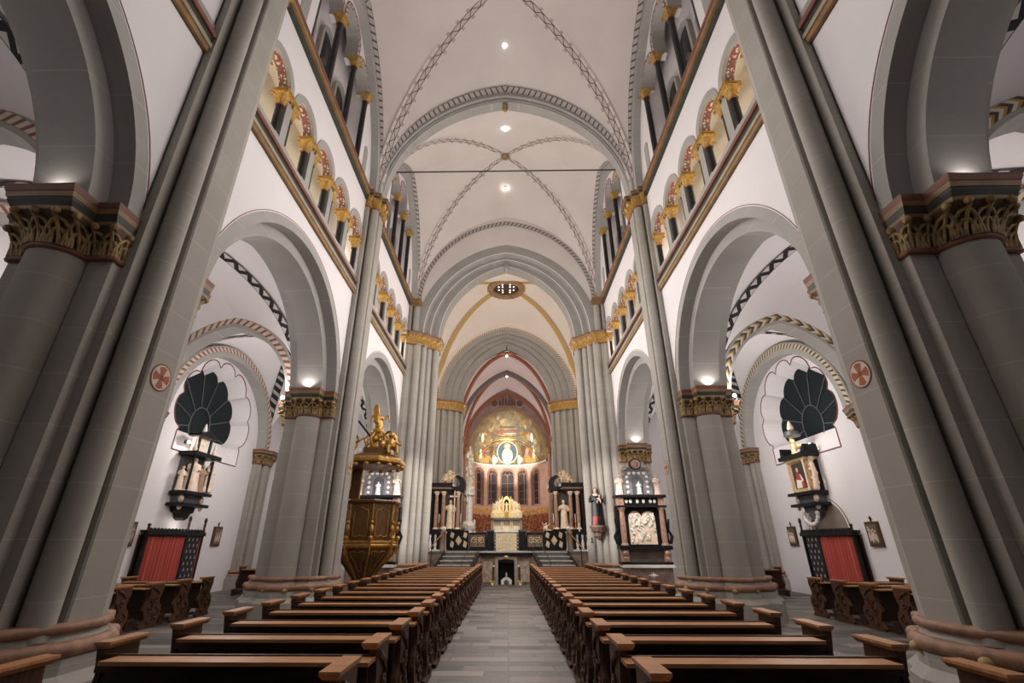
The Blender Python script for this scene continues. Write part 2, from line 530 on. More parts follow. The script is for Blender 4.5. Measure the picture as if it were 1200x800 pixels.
def make_pier(s, c, pos):
    P = thing('clustered_pier', (s * 5.6, c, 0), f'thick grey clustered stone pier {pos}', 'pier', 'nave piers with vault shafts')
    b = MB(s)
    b.box(5.0, 5.31, c - .8, c + .8, .55, 5.12); b.box(5.31, 6.03, c - .78, c + .78, .55, 5.12); b.box(6.03, 6.35, c - .8, c + .8, .55, 5.12)
    b.box(6.35, 6.52, c - .40, c + .40, .55, 5.05)
    b.build('pier_core', STONE, P)
    for d in (-1, 1):
        b = MB(s); b.lathe([(.335, .55), (.33, 5.05)], (5.67, c + d * .80, 0), 28); b.build('half_column', STONE, P)
    # vault bundle facing the nave
    b = MB(s); b.prism([(4.62, c - .19), (4.60, c - .17), (4.60, c + .27), (4.67, c + .40), (5.02, c + .40), (5.02, c - .19)][::-1], .8, 12.75); pil = b.build('vault_pilaster', STONE, P)
    for d in (-1, 1):
        b = MB(s); b.lathe([(.155, .8), (.152, 12.75)], (4.75 if d < 0 else 4.83, c + d * .36 + (.03 if d > 0 else 0), 0), 22); b.build('vault_shaft', STONE, P)
        b = MB(s); y0, y1 = sorted((c + d * .53, c + d * .665)); b.box(4.87, 5.02, y0, y1, .8, 12.75); b.build('wall_step', STONE, P)
    b = MB(s); b.box(4.93, 5.02, c - .6, c + .6, .8, 12.75); b.build('bundle_back', STONE, P)
    # painted consecration cross
    zc, r = 3.72, .185
    yc = c + .05
    b = MB(s)
    b.prismx([(yc + r * cos(2 * PI * i / 28), zc + r * sin(2 * PI * i / 28)) for i in range(28)], 4.594, 4.603); rim = b.build('cross_emblem', REDLINE, pil)
    b = MB(s); b.prismx([(yc + r * .9 * cos(2 * PI * i / 28), zc + r * .9 * sin(2 * PI * i / 28)) for i in range(28)], 4.591, 4.60); b.build('emblem_disc', CROSSW, pil)
    b = MB(s)
    for q in range(4):
        a = q * PI / 2
        pts = [(.018, -.02), (.13, -.062), (.15, 0), (.13, .062), (.018, .02)]
        b.prismx([(yc + u * cos(a) - v * sin(a), zc + u * sin(a) + v * cos(a)) for u, v in pts], 4.587, 4.598)
    b.box(4.587, 4.598, yc - .025, yc + .025, zc - .025, zc + .025)
    b.build('cross_arms', CROSSR, pil)
    # aisle respond
    b = MB(s); b.lathe([(.17, .55), (.17, 5.05)], (6.58, c, 0), 18); b.build('aisle_shaft', STONE, P)
    for d in (-1, 1):
        b = MB(s); b.lathe([(.10, .55), (.10, 5.05)], (6.46, c + d * .33, 0), 14); b.build('aisle_shaft', STONE, P)
    # capitals
    for d in (-1, 1):
        B, T = half_out(c, d)
        capital(P, B, T, 5.02, 5.73, s, 'arcade_capital', .30, loops=11)
    B = [(6.33, c + .48), (6.50, c + .46)] + arcpts(6.58, c, .19, 80, -80, 8) + [(6.50, c - .46), (6.33, c - .48)]
    T = [(6.33, c + .62), (6.62, c + .60)] + resample([(6.70, c + .40), (6.92, c + .30), (6.92, c - .30), (6.70, c - .40)], 9) + [(6.62, c - .60), (6.33, c - .62)]
    capital(P, B[::-1], T[::-1], 4.98, 5.6, s, 'aisle_capital', .26, loops=7)
    # vault capital with corner blocks
    B = [(5.02, c - .66), (4.86, c - .66), (4.86, c - .52), (4.78, c - .50)] + arcpts(4.75, c - .36, .165, 240, 130, 5) + [(4.61, c - .19), (4.60, c - .15), (4.60, c), (4.60, c + .15), (4.61, c + .19)] + arcpts(4.75, c + .36, .165, -130, -240, 5) + [(4.78, c + .50), (4.86, c + .52), (4.86, c + .66), (5.02, c + .66)]
    T = [(5.02, c - .80), (4.72, c - .80), (4.72, c - .62), (4.60, c - .60)] + resample([(4.58, c - .58), (4.52, c - .58), (4.52, c - .32)], 6) + [(4.46, c - .30), (4.36, c - .28), (4.36, c), (4.36, c + .28), (4.46, c + .30)] + resample([(4.52, c + .32), (4.52, c + .58), (4.58, c + .58)], 6) + [(4.60, c + .60), (4.72, c + .62), (4.72, c + .80), (5.02, c + .80)]
    capital(P, B, T, 12.72, 13.36, s, 'vault_capital', .24, loops=9, mats=(REDB, OCHRE, GREENB, GILT))
    # base mouldings and plinth
    O = [(4.60, c + .22), (4.60, c - .22), (4.72, c - .50), (4.90, c - .68), (4.98, c - .84), (5.32, c - .86), (5.42, c - 1.06), (5.67, c - 1.16), (5.92, c - 1.06), (6.03, c - .86), (6.36, c - .84), (6.52, c - .50), (6.75, c - .2),
         (6.75, c + .2), (6.52, c + .50), (6.36, c + .84), (6.03, c + .86), (5.92, c + 1.06), (5.67, c + 1.16), (5.42, c + 1.06), (5.32, c + .86), (4.98, c + .84), (4.90, c + .68), (4.72, c + .50)]
    def prof(name, pf, mat, sm=True):
        b = MB(s); b.loft([[(x, y, z) for x, y in offset_out(O, d)] for d, z in pf], True, True, False); o = b.build(name, mat, P)
        return smooth_angle(o, 50) if sm else o
    tor = lambda d, z, r: [(d + r * .9 * cos(PI * i / 8 - PI / 2), z + r * sin(PI * i / 8 - PI / 2)) for i in range(9)]
    prof('base_moulding', tor(.035, .90, .05), TORUS)
    prof('base_hollow', [(.10, .68), (.07, .74), (.03, .85)], STONE)
    prof('base_moulding', tor(.10, .715, .075), TORUS)
    prof('plinth', [(.24, 0), (.24, .40), (.13, .50), (.13, .64)], STONE, False)
    for (x, y) in ((4.55, c - .36), (4.55, c + .36), (4.9, c - .84), (5.42, c - 1.14), (5.92, c - 1.14), (4.9, c + .84)):
        b = MB(s); b.ell((x - .03, y + (-.05 if y < c else .05), .67), (.07, .07, .055), 8, 6)
        b.build('base_claw', CLAW, P)
    return P


def arcade_arch(s, c, label):
    cy = c + 4.0; z = 5.4
    A = thing('arcade_arch', (s * WX, cy, 5.73), label, 'arch', 'round arches of the nave arcade')
    def ringm(ri, ro, x0, x1, name, mat=STONE2):
        ai = math.asin(.33 / ri)
        b = MB(s); b.band(carc(cy, z, ri, ai, PI - ai, 40), carc(cy, z, ro, ai, PI - ai, 40), x0, x1, 'x', True)
        return b.build(name, mat, A)
    ringm(3.13, 3.35, 4.992, 5.29, 'outer_order'); ringm(2.85, 3.36, 5.29, 6.03, 'inner_order'); ringm(3.13, 3.36, 6.03, 6.36, 'aisle_order')
    ringm(3.378, 3.391, 4.992, 5.01, 'painted_edge_line', REDLINE)
    return A


def string_course(s, y0, y1, k):
    pr = [('bands', OCHRE, 4.93, 9.17, 9.28), ('tan_band', TAN, 4.905, 9.28, 9.37), ('dark_band', GREENB, 4.94, 9.37, 9.52), ('red_band', REDB, 4.89, 9.52, 9.62)]
    root = None
    for nm, mt, x, z0, z1 in pr:
        b = MB(s); b.box(x, 5.02, y0, y1, z0, z1)
        if root is None:
            root = struct(b.build(f'trim_{k}', mt)); WL[root] = (0, 0, 0)
        else: b.build(nm, mt, root)
    return root


def cornice(s, y0, y1, k):
    root = None
    for nm, mt, x, z0, z1 in (('dark_band', GREENB, 4.93, 12.98, 13.12), ('ochre_band', OCHRE, 4.86, 13.12, 13.26), ('red_band', REDB, 4.84, 13.26, 13.36)):
        b = MB(s); b.box(x, 5.02, y0, y1, z0, z1)
        if root is None:
            root = struct(b.build(f'trim_{k}', mt)); WL[root] = (0, 0, 0)
        else: b.build(nm, mt, root)


def small_column(name, x, y, z0, z1, r, s, label, cat, group, lo=False):
    """z1 = underside of the abacus; gilded block capital on a dark shaft"""
    t = thing(name, (s * x, y, z0), label, cat, group)
    n = 12
    b = MB(s); b.lathe([(r, z0 + .14), (r * .94, z1 - .30)], (x, y, 0), n); b.build('shaft', DCOL, t)
    b = MB(s); b.box(x - r * 1.7, x + r * 1.7, y - r * 1.7, y + r * 1.7, z0, z0 + .05); b.lathe([(r * 1.6, .05), (r * 1.65, .08), (r * 1.2, .11), (r * 1.25, .14)], (x, y, z0), n); b.build('base', STONE2, t)
    q = r * 2.0
    b = MB(s)
    rings = []
    for t_, zz in ((0, -.30), (.2, -.18), (.6, -.06), (1, 0)):
        rg = []
        for i in range(12):
            a = 2 * PI * i / 12 + PI / 12; ca, sa = cos(a), sin(a); m_ = max(abs(ca), abs(sa))
            rr = r * 1.1
            rg.append((x + (rr * ca) * (1 - t_) + q / m_ * ca * t_, y + (rr * sa) * (1 - t_) + q / m_ * sa * t_, z1 + zz))
        rings.append(rg)
    b.loft(rings, True, True, False)
    for dx in (-1, 1):
        for dy in (-1, 1):
            b.ell((x + dx * q * .92, y + dy * q * .92, z1 - .06), r * .42, 7, 5); b.ell((x + dx * r * .9, y + dy * r * .9, z1 - .2), r * .38, 7, 5)
    cp = b.build('capital', GILT, t)
    b = MB(s); b.lathe([(r * 1.2, -.33), (r * 1.3, -.315), (r * 1.15, -.30)], (x, y, z1), n); b.build('neck_ring', REDB, cp)
    return t


def gallery_bay(s, c, first):
    """triforium arcade of one bay; returns nothing, fills the wall"""
    cy = c + 4.0; zs = 11.30
    bayn = 'near' if first else 'far'
    lab = f'{bayn} bay of the {SIDE[s]} wall'
    W = MB(s)
    for k in range(-2, 3):
        y = cy + 1.39 * k
        inn = [(y - .695, zs), (y - .48, zs)] + carc(y, zs, .47, .05, PI - .05, 16) + [(y + .48, zs), (y + .695, zs)]
        W.band(inn, [(u, 12.95) for u, z in inn], 5.0, 5.28, 'x', False)
        A = thing('gallery_arch', (s * 5.0, y, zs), f'painted round gallery arch, {ORD[k + 2]} from the nearer end, {lab}', 'arch', 'gallery arches with painted soffits')
        b = MB(s); b.band(carc(y, zs, .468, 0, PI, 18), carc(y, zs, .66, 0, PI, 18), 4.975, 5.06, 'x'); b.build('arch_ring', STONE2, A)
        b = MB(s); b.band(carc(y, zs, .462, 0, PI, 18), carc(y, zs, .47, 0, PI, 18), 5.06, 5.26, 'x'); b.build('painted_soffit', PLEAF, A)
    lo = cy - 3.36; hi = cy + 3.36
    pass
    n = 0
    for k in range(-3, 3):
        y = cy + 1.39 * (k + .5)
        yy0, yy1 = max(y - .12, lo), min(y + .12, hi)
        if yy1 > yy0 + .01:
            b = MB(s); b.box(5.03, 5.30, yy0, yy1, 9.88, zs - .14)
            p = b.build('gallery_pier', STONE2); tag(p, f'slim grey gallery pier, {ORD[k + 3]} from the nearer end, {lab}', 'pier', 'gallery piers between arches')
        a0, a1 = max(y - .34, lo - .02), min(y + .34, hi + .02)
        b = MB(s); b.box(4.965, 5.32, a0 + .02, a1 - .02, zs - .14, zs - .05); b.box(4.945, 5.34, a0, a1, zs - .05, zs)
        p = b.build('impost_block', GILT); tag(p, f'gilded gallery impost slab, {ORD[k + 3]} from the nearer end, {lab}', 'impost', 'gilded gallery imposts')
        for d in (-1, 1):
            yc = y + d * .215
            if lo + .05 < yc < hi - .05:
                small_column('gallery_column', 5.14, yc, 9.88, zs - .14, .082, s,
                             f'short black gallery column, {ORD[n]} from the nearer end, {lab}', 'column', 'black gallery columns'); n += 1
    return W


def clerestory_bay(s, c, first, wn):
    cy = c + 4.0; zs = 16.62
    bayn = 'near' if first else 'far'
    lab = f'{bayn} bay of the {SIDE[s]} wall'
    W = MB(s)
    for k in (-1, 0, 1):
        y = cy + 1.39 * k
        st = .62 if k == 0 else .0
        r = .56
        arc = [(y - r, zs)] + carc(y, zs + st, r, 0, PI, 16) + [(y + r, zs)] if st else carc(y, zs, r, 0, PI, 16)
        inn = [(y - .695, zs)] + arc + [(y + .695, zs)]
        W.band(inn, [(u, 19.4) for u, z in inn], 4.98, 5.4, 'x', False)
        A = thing('clerestory_arch', (s * 4.98, y, zs), f'tall scroll painted clerestory arch, {ORD[k + 1]} from the nearer end, {lab}', 'arch', 'clerestory arches')
        r2 = lambda q: ([(y - q, zs)] + carc(y, zs + st, q, 0, PI, 18) + [(y + q, zs)])
        b = MB(s); b.band(r2(.555), r2(.70), 4.965, 4.985, 'x'); b.build('painted_band', PSCARF, A)
        b = MB(s); b.band(r2(.70), r2(.725), 4.96, 4.985, 'x'); b.build('red_edge', REDLINE, A)
        b = MB(s); b.band(r2(.548), r2(.56), 4.99, 5.4, 'x'); b.build('arch_soffit', STONE2, A)
        # window in the back wall
        zt = 15.75 + (.7 if k == 0 else 0)
        o2 = [(y - .40, 13.7)] + carc(y, zt, .40, 0, PI, 12) + [(y + .40, 13.7)]
        o3 = [(y - .52, 13.6)] + carc(y, zt, .52, 0, PI, 12) + [(y + .52, 13.6)]
        b = MB(s); b.band(o2, o3, 5.64, 5.80, 'x'); fr = struct(b.build(f'window_{wn}', STONE2)); WL[fr] = (0, 0, 0)
        b = MB(s); b.prismx(o2, 5.74, 5.76); b.build('dark_glass', GLASSD, fr)
        wn += 1
    W.box(4.98, 5.8, cy - 4.0, cy - 2.085 + .02, 13.36, 19.4); W.box(4.98, 5.8, cy + 2.085 - .02, cy + 4.0, 13.36, 19.4)
    W.box(5.78, 5.95, cy - 4, cy + 4, 13.3, 19.4)
    nm = 0
    for y in (cy - 2.085 + .06, cy - .695, cy + .695, cy + 2.085 - .06):
        small_column('clerestory_column', 5.06, y, 13.36, zs, .095, s, f'tall black clerestory column, {ORD[nm]} from the nearer end, {lab}', 'column', 'tall black clerestory columns'); nm += 1
    for d in (-1, 1):
        y = cy + d * 2.58
        o2 = [(y - .17, 13.4)] + carc(y, 14.55, .17, 0, PI, 10) + [(y + .17, 13.4)]
        b = MB(s); b.prismx(o2, 4.96, 4.985)
        tag(b.build('blind_niche', STONE2), f'small grey blind clerestory niche at the {"farther" if d > 0 else "nearer"} end, {lab}', 'niche', 'blind clerestory niches')
    return W, wn


FANG = simple('blue_green_leaded_glass', (.010, .016, .018), .6, var=.5, vs=26, spec=.15)
GLASSD = simple('dark_leaded_glass', (.012, .013, .016), .15, var=.5, vs=20)


def vault_web(m, X, y0, y1, zs, zt, zw, zc, n=14, ns=10, trans=True):
    """quadripartite vault over [-X,X] x [y0,y1]; zt/zw apex of the transverse/wall arches, zc crown"""
    b = MB(); yc = (y0 + y1) / 2; hy = (y1 - y0) / 2
    D = []
    for i in range(n + 1):
        t = PI / 2 * i / n
        D.append((1 - cos(t), sin(t)))
    def half(a, za):
        P = parch(0, a, zs, za, n); return P[:n + 1] if len(P) == 2 * n + 1 else P
    TA = half(X, zt); WA = half(hy, zw)
    diag = []
    for i in range(n + 1):
        h, v = D[i]; diag.append((h, zs + (zc - zs) * v))
    for sx in (-1, 1):
        for sy in (-1, 1):
            cy = y1 if sy > 0 else y0
            dg = [(sx * X * (1 - h), yc + sy * hy * (1 - h), z) for h, z in diag]
            wa = [(sx * X, yc + sy * abs(u), z) for u, z in WA]
            ta = [(sx * abs(u), cy, z) for u, z in TA]
            for E in (wa, ta):
                rings = []
                for j in range(ns + 1):
                    t = j / ns
                    rings.append([tuple(Vector(e) * (1 - t) + Vector(d) * t + Vector((0, 0, .10 * sin(PI * t) * sin(PI / 2 * i / n)))) for i, (e, d) in enumerate(zip(E, dg))])
                b.loft(rings, False, False, True)
    return b


def diag_ribbon(X, y0, y1, zs, zc, sx, sy, w, drop, n=28, wfun=None):
    yc = (y0 + y1) / 2; hy = (y1 - y0) / 2
    A, B = [], []
    d = Vector((sx * X, sy * hy, 0)).normalized(); p = Vector((-d.y, d.x, 0))
    for i in range(n + 1):
        t = PI / 2 * i / n; h = 1 - cos(t); v = sin(t)
        q = Vector((sx * X * (1 - h), yc + sy * hy * (1 - h), zs + (zc - zs) * v - drop))
        ww = w if wfun is None else wfun(i / n)
        A.append(q + p * ww / 2); B.append(q - p * ww / 2)
    return A, B
# ------------------------------------------------------------------ floor and nave shell
WAX = {1: 11.1, -1: 11.4}
b = MB(); b.box(-12.5, 12.5, YW, 23.35, -.25, 0)
struct(b.build('floor', FLOOR))

tri = 1; wn = 1
for s in (1, -1):
    side = SIDE[s]
    make_pier(s, PY[0], f'nearest on the {side}, beside the front pews')
    make_pier(s, PY[1], f'second on the {side}, ' + ('beside the carved altar' if s > 0 else 'behind the gilded pulpit'))
    W = MB(s)
    for c in (-2.32,) + PY:
        cy = c + 4; ai = math.asin(.33 / 3.35)
        arc = carc(cy, 5.4, 3.35, ai, PI - ai, 40)
        y0, y1 = arc[0][0], arc[-1][0]
        W.band(arc, [(u, 9.2) for u, z in arc], 5.0, 6.36, 'x', False)
    for c in PY:
        W.box(5.0, 6.36, c - .69, c + .69, 5.6, 13.3)
    W.box(5.0, 6.36, 20.9, 22.6, 5.6, 13.3)
    W.box(5.0, 6.36, YW, -1.6, 0, 13.3)
    for c in (-2.32,) + PY:
        W.box(5.0, 6.3, c + .66, c + 7.34 if c < 10 else 21.1, 9.15, 9.88)
        W.box(5.52, 6.3, c + .3, c + 7.7, 12.95, 13.3)
        W.box(6.15, 6.36, c, c + 8, 9.8, 13.0)
    for i, c in enumerate((-2.32,) + PY):
        W0 = gallery_bay(s, c, i == 1) if i else None
        if W0: W.add(W0.v, W0.f)
        else: W.box(5.0, 5.5, YW, 5.02, 9.88, 13.0)
        if i:
            W1, wn = clerestory_bay(s, c, i == 1, wn); W.add(W1.v, W1.f)
        else: W.box(4.98, 5.8, YW, 5.68, 13.3, 19.4)
    struct(W.build(f'wall_{side}', PLASTER))
    b = MB(s); b.box(6.10, 6.16, .0, 21.0, 9.88, 12.95); b.box(5.5, 6.12, .0, 21.0, 12.86, 12.94); struct(b.build(f'wall_{side}_gallery', CREAM))
    for c, y0, y1 in ((-2.32, YW, 5.03), (PY[0], 6.33, 13.03), (PY[1], 14.33, 21.02)):
        string_course(s, y0, y1, tri); tri += 1
        if c > 0: cornice(s, c + .66, c + 7.34, tri)
        else: cornice(s, YW, 5.03, tri)
        tri += 1
        b = MB(s); b.box(4.985, 5.0, y0, y1, 9.66, 9.885); struct(b.build(f'trim_{tri}', STONE2)); tri += 1
    arcade_arch(s, -2.32, f'nearest round grey arch on the {side}, cut by the photo edge')
    arcade_arch(s, PY[0], f'second round grey arch on the {side}, framing the aisle fan window')
    arcade_arch(s, PY[1], f'third and smallest looking round arch on the {side}, next to the crossing')
    for c, nm in ((PY[0], 'near'), (PY[1], 'far')):
        b = MB(s); b.tube([(5.9, c + .7, 11.05), (5.9, c + 7.3, 11.05)], .02, 6)
        tag(b.build('tie_rod', IRON), f'thin dark iron rod inside the {side} gallery, {nm} bay', 'rod', 'gallery rods')

# ------------------------------------------------------------------ nave vault
V = MB()
for c in (-2.32,) + PY:
    y0 = c + .34; y1 = c + 7.66 if c < 10 else 21.35
    w = vault_web(None, 4.74, y0, y1, 13.36, 18.85, 18.55, 19.8); V.add(w.v, w.f, True)
struct(V.build('ceiling', VAULT))
b = MB(); b.box(-6.4, 6.4, YW, 30, 20.6, 20.8); struct(b.build('ceiling_roof', VAULT))
b = MB(); b.box(-12.5, -6.3, YW, 23, 11.2, 11.4); b.box(6.3, 12.5, YW, 23, 11.2, 11.4); struct(b.build('ceiling_aisle_roof', VAULT))

def rib_label(i): return ['over the near bay', 'over the far bay'][i]

for i, c in enumerate(PY):
    y0 = c + .34; y1 = c + 7.66 if c < 10 else 21.35
    T = struct_thing('vault_ribs', (0, (y0 + y1) / 2, 19.7), f'painted crossing diagonal ribs of the white nave vault {rib_label(i)}', 'vault ribs', 'painted diagonal ribs')
    for sx in (1, -1):
        for sy in (1, -1):
            A, B = diag_ribbon(4.74, y0, y1, 13.36, 19.8, sx, sy, .44, .035)
            b = MB(); b.ribbon(A, B); b.build('painted_rib', PSCROLL, T)
    b = MB(); b.lathe([(.02, -.16), (.14, -.13), (.22, -.04), (.20, .02)], (0, (y0 + y1) / 2, 19.74), 16); b.build('keystone', FOLI, T)
    # wall ribs
    for s in (1, -1):
        cy = c + 4
        zin = parch(cy, 3.36, 13.36, 18.20, 16); zo = parch(cy, 3.62, 13.36, 18.56, 16)
        R_ = struct_thing('wall_rib', (s * 4.85, cy, 13.36), f'grey wall rib with striped edge on the {SIDE[s]} clerestory wall {rib_label(i)}', 'rib', 'wall ribs of the nave vault')
        b = MB(s); b.band(zin, zo, 4.72, 5.0, 'x'); b.build('grey_rib', STONE2, R_)
        pa = parch(cy, 3.60, 13.36, 18.52, 16); n = len(pa)
        A = [(4.712, u, z) for u, z in pa]; B = [(4.712, u, z) for u, z in parch(cy, 3.40, 13.36, 18.26, 16)]
        # striped paint on the web next to the rib
        yc = (y0 + y1) / 2; hy = (y1 - y0) / 2
        P = parch(0, hy, 13.36, 18.55, 14)[:15]
        for sy in (1, -1):
            A, B = [], []
            for j, (u, z) in enumerate(P):
                t = PI / 2 * j / 14
                dq = Vector((4.74 * cos(t), yc + sy * hy * cos(t), 13.36 + 6.44 * sin(t))); e = Vector((4.74, yc + sy * abs(u), z))
                L = max(.2, (dq - e).length); f = min(.5, .20 / L)
                A.append(e + Vector((-.02, 0, -.03))); B.append(e.lerp(dq, f) + Vector((0, 0, -.03)))
            b = MB(s); b.ribbon(A, B); b.build('striped_band', PSTRIPE, R_)

for i, c in enumerate(PY):
    A_ = thing('transverse_arch', (0, c, 13.36), 'pointed grey arch spanning the nave high up between the vault bays' if i else 'pointed grey arch over the nearest pair of piers, above the photo edge', 'arch', 'transverse arches of the nave')
    b = MB(); b.band(parch(0, 4.60, 13.36, 18.5, 20), parch(0, 4.80, 13.36, 18.72, 20), c - .17, c + .17, 'y'); b.build('lower_order', STONE2, A_)
    b = MB(); b.band(parch(0, 4.70, 13.36, 18.62, 20), parch(0, 4.92, 13.36, 18.92, 20), c - .36, c + .36, 'y'); b.build('upper_order', STONE2, A_)
    for d in (-1, 1):
        b = MB()
        pts = [(u, c + d * .19, z) for u, z in parch(0, 4.66, 13.4, 18.57, 20)]; b.tube(pts, .045, 6); b.build('roll_moulding', STONE2, A_)
    b = MB(); b.lathe([(.03, -.34), (.10, -.30), (.13, -.15), (.11, 0)], (0, c, 18.5), 10); b.ell((0, c - .12, 18.3), .06); b.ell((.06, c - .08, 18.38), .05); b.ell((-.06, c - .08, 18.38), .05); b.build('carved_keystone', FOLI, A_)
    # stripes painted on the webs to either side
    for sy in (1, -1):
        if i and sy > 0: continue
        for sx in (1, -1):
            P = parch(0, 4.74, 13.36, 18.85, 14)[:15]; X = 4.74; yb = c + sy * .34; yc = c + sy * 4.0; A, B = [], []
            for j, (u, z) in enumerate(P):
                t = PI / 2 * j / 14
                dq = Vector((sx * X * cos(t), yc + (yb - yc) * cos(t), 13.36 + 6.44 * sin(t))); e = Vector((sx * abs(u), yb, z)); L = max(.2, (dq - e).length); f = min(.5, .27 / L)
                A.append(e + Vector((0, 0, -.03))); B.append(e.lerp(dq, f) + Vector((0, 0, -.035)))
            b = MB(); b.ribbon(A, B); b.build('striped_band', PSTRIPE, A_)
b = MB(); b.tube([(-4.75, 14.35, 15.55), (4.75, 14.35, 15.55)], .028, 6)
tag(b.build('tie_rod', IRON), 'long thin iron tie rod across the nave high under the vault', 'rod')
for i, (y, z) in enumerate(((7.7, 19.55), (11.75, 19.55), (15.65, 19.5), (19.55, 19.5))):
    t = thing('vault_lamp', (0, y, z), f'small bright ceiling lamp on the nave vault ridge, {ORD[i]} from the camera', 'lamp', 'vault ridge lamps')
    b = MB(); b.lathe([(.05, -.16), (.085, -.14), (.085, .1)], (0, y, z), 12); b.build('lamp_housing', WHITEM, t)
    b = MB(); b.ell((0, y, z - .18), (.085, .085, .05), 12, 8); b.build('bulb', LAMPW, t)

# ------------------------------------------------------------------ aisles
def fan_outline(sc, zb, dz=0., top=6.0, dy=1.0):
    val = [(-1.9, 5.43), (-2.13, 6.6), (-1.58, 7.55), (-.53, 8.08), (.53, 8.08), (1.58, 7.55), (2.13, 6.6), (1.9, 5.43)]
    tip = [(-2.36, 5.98), (-2.12, 7.22), (-1.12, 8.2), (0, 8.44), (1.12, 8.2), (2.12, 7.22), (2.36, 5.98)]
    P = [(-1.98, zb), (-1.98, 5.3)]
    for i in range(7):
        a, t, c = Vector(val[i]), Vector(tip[i]), Vector(val[i + 1])
        q = t * 2 - (a + c) / 2
        m = (a + c) / 2; h = (t - m)
        for k in range(8 if i < 6 else 9):
            u = k / 8
            p = a.lerp(c, u) + h * (4 * u * (1 - u)) ** .6
            P.append((p.x, p.y))
    P += [(1.98, 5.3), (1.98, zb)]
    return [(y * sc, 6.0 + (z - 6.0) * sc if z > zb + .01 else z) for y, z in P]


FY = 17.6
for s in (1, -1):
    side = SIDE[s]; X = WAX[s]
    Wl = MB(s)
    O = fan_outline(1., 4.68); G = [(y, max(z, 5.5)) for y, z in fan_outline(.88, 4.68)]
    O3 = [(FY + y, z) for y, z in O]
    # wall around the fan: left jamb strip, right, below, and columns above
    lo = FY - 2.6; hi = FY + 2.6
    Wl.box(X, X + 1.0, YW, lo, 0, 11.3); Wl.box(X, X + 1.0, hi, 23.2, 0, 11.3); Wl.box(X, X + 1.0, lo, hi, 0, 4.68)
    left = [p for p in O3[:18]]; 
    def face(pts, edge):
        vs = [(X, y, z) for y, z in pts] + [(X, e, z) for e, z in edge]
        n = len(pts)
        Wl.add(vs, [(i, i + 1, n + i + 1, n + i) for i in range(n - 1)])
    k0 = max(range(len(O3)), key=lambda i: -O3[i][0]); 
    n = len(O3); iL = 10; iR = n - 11
    face(O3[:19], [(lo, z) for y, z in O3[:19]]); face(O3[-19:], [(hi, z) for y, z in O3[-19:]])
    mid = O3[18:n - 18]; face(mid, [(y, 8.9) for y, z in mid])
    zl = O3[18]; zr = O3[n - 19]
    Wl.add([(X, lo, zl[1]), (X, zl[0], zl[1]), (X, zl[0], 8.9), (X, lo, 8.9)], [(0, 1, 2, 3)]); Wl.add([(X, zr[0], zr[1]), (X, hi, zr[1]), (X, hi, 8.9), (X, zr[0], 8.9)], [(0, 1, 2, 3)])
    Wl.box(X, X + 1.0, lo, hi, 8.9, 11.3)
    wl = struct(Wl.build(f'wall_{side}_aisle', PLASTER))
    win = MB(s); win.loft([[(X, FY + y, z) for y, z in O], [(X + .62, FY + y, z) for y, z in G]], True, False, False)
    w_ = struct(win.build(f'window_{40 + s}', PLASTER)); WL[w_] = (0, 0, 0)
    g = MB(s); g.prismx([(FY + y, z) for y, z in G], X + .62, X + .66); g.build('dark_fan_glass', FANG if 'FANG' in globals() else GLASSD, w_)
    L = MB(s)
    cy_, cz_ = FY - .0, 5.9
    ring = [(X + .60, cy_ + .62 * cos(2 * PI * i / 24), cz_ + .72 * sin(2 * PI * i / 24)) for i in range(25)]
    L.tube(ring, .022, 5)
    for i in range(8):
        v = [(-1.98, 5.5), (-2.13, 6.6), (-1.58, 7.55), (-.53, 8.08), (.53, 8.08), (1.58, 7.55), (2.13, 6.6), (1.98, 5.5)][i]
        e = (FY + v[0] * .88, 6 + (v[1] - 6) * .88); a = math.atan2((e[1] - cz_) / .72, (e[0] - cy_) / .62)
        L.tube([(X + .60, cy_ + .62 * cos(a), cz_ + .72 * sin(a)), (X + .60, e[0], max(5.5, e[1]))], .018, 5)
    L.build('lead_bars', DGREY, w_)
    ln = MB(s); P3 = [(X - .006, FY + y * 1.012, 6 + (z - 6) * 1.012) for y, z in O]; ln.tube(P3 + [P3[0]], .022, 5)
    ln.build('red_outline', REDLINE, w_)
    # wall arches, responds, transverse arches, vault of the aisle
    AV = MB()
    for i, c in enumerate((-2.32,) + PY):
        cy = c + 4
        xm = s * (6.36 + X) / 2; xh = (X - 6.36) / 2
        w = vault_web(None, xh, c + .26, c + 7.74, 5.6, 8.5, 8.95, 9.45); w.xf(lambda x, y, z: (x + xm, y, z)); AV.add(w.v, w.f, True)
        nm = ['nearest', 'near', 'far'][i]
        if i < 1:
            pass
        R_ = thing('aisle_wall_arch', (s * X, cy, 5.5), f'round wall arch with rope painted edge in the {side} aisle, {nm} bay', 'arch', 'aisle wall arches')
        b = MB(s); b.band(parch(cy, 3.22, 5.6, 8.55, 16), parch(cy, 3.66, 5.6, 9.0, 16), X - .40, X + .02, 'x'); b.build('grey_arch', STONE2, R_)
        A = [(X - .405, u, z) for u, z in parch(cy, 3.42, 5.6, 8.76, 16)]; B = [(X - .405, u, z) for u, z in parch(cy, 3.62, 5.6, 8.96, 16)]
        b = MB(s); b.ribbon(A, B); b.build('rope_band', PREDW if s < 0 else PROPEY, R_)
        D_ = struct_thing('aisle_vault_ribs', (xm, cy, 9.3), f'black and white painted diagonal ribs of the {side} aisle vault, {nm} bay', 'vault ribs', 'aisle diagonal ribs')
        for sx in (1, -1):
            for sy in (1, -1):
                Aq, Bq = diag_ribbon(xh, c + .26, c + 7.74, 5.6, 9.45, sx, sy, .34, .03)
                b = MB(); b.ribbon([(p.x + xm, p.y, p.z) for p in Aq], [(p.x + xm, p.y, p.z) for p in Bq]); b.build('painted_rib', PZIG if (sx * s < 0) else PBLK, D_)
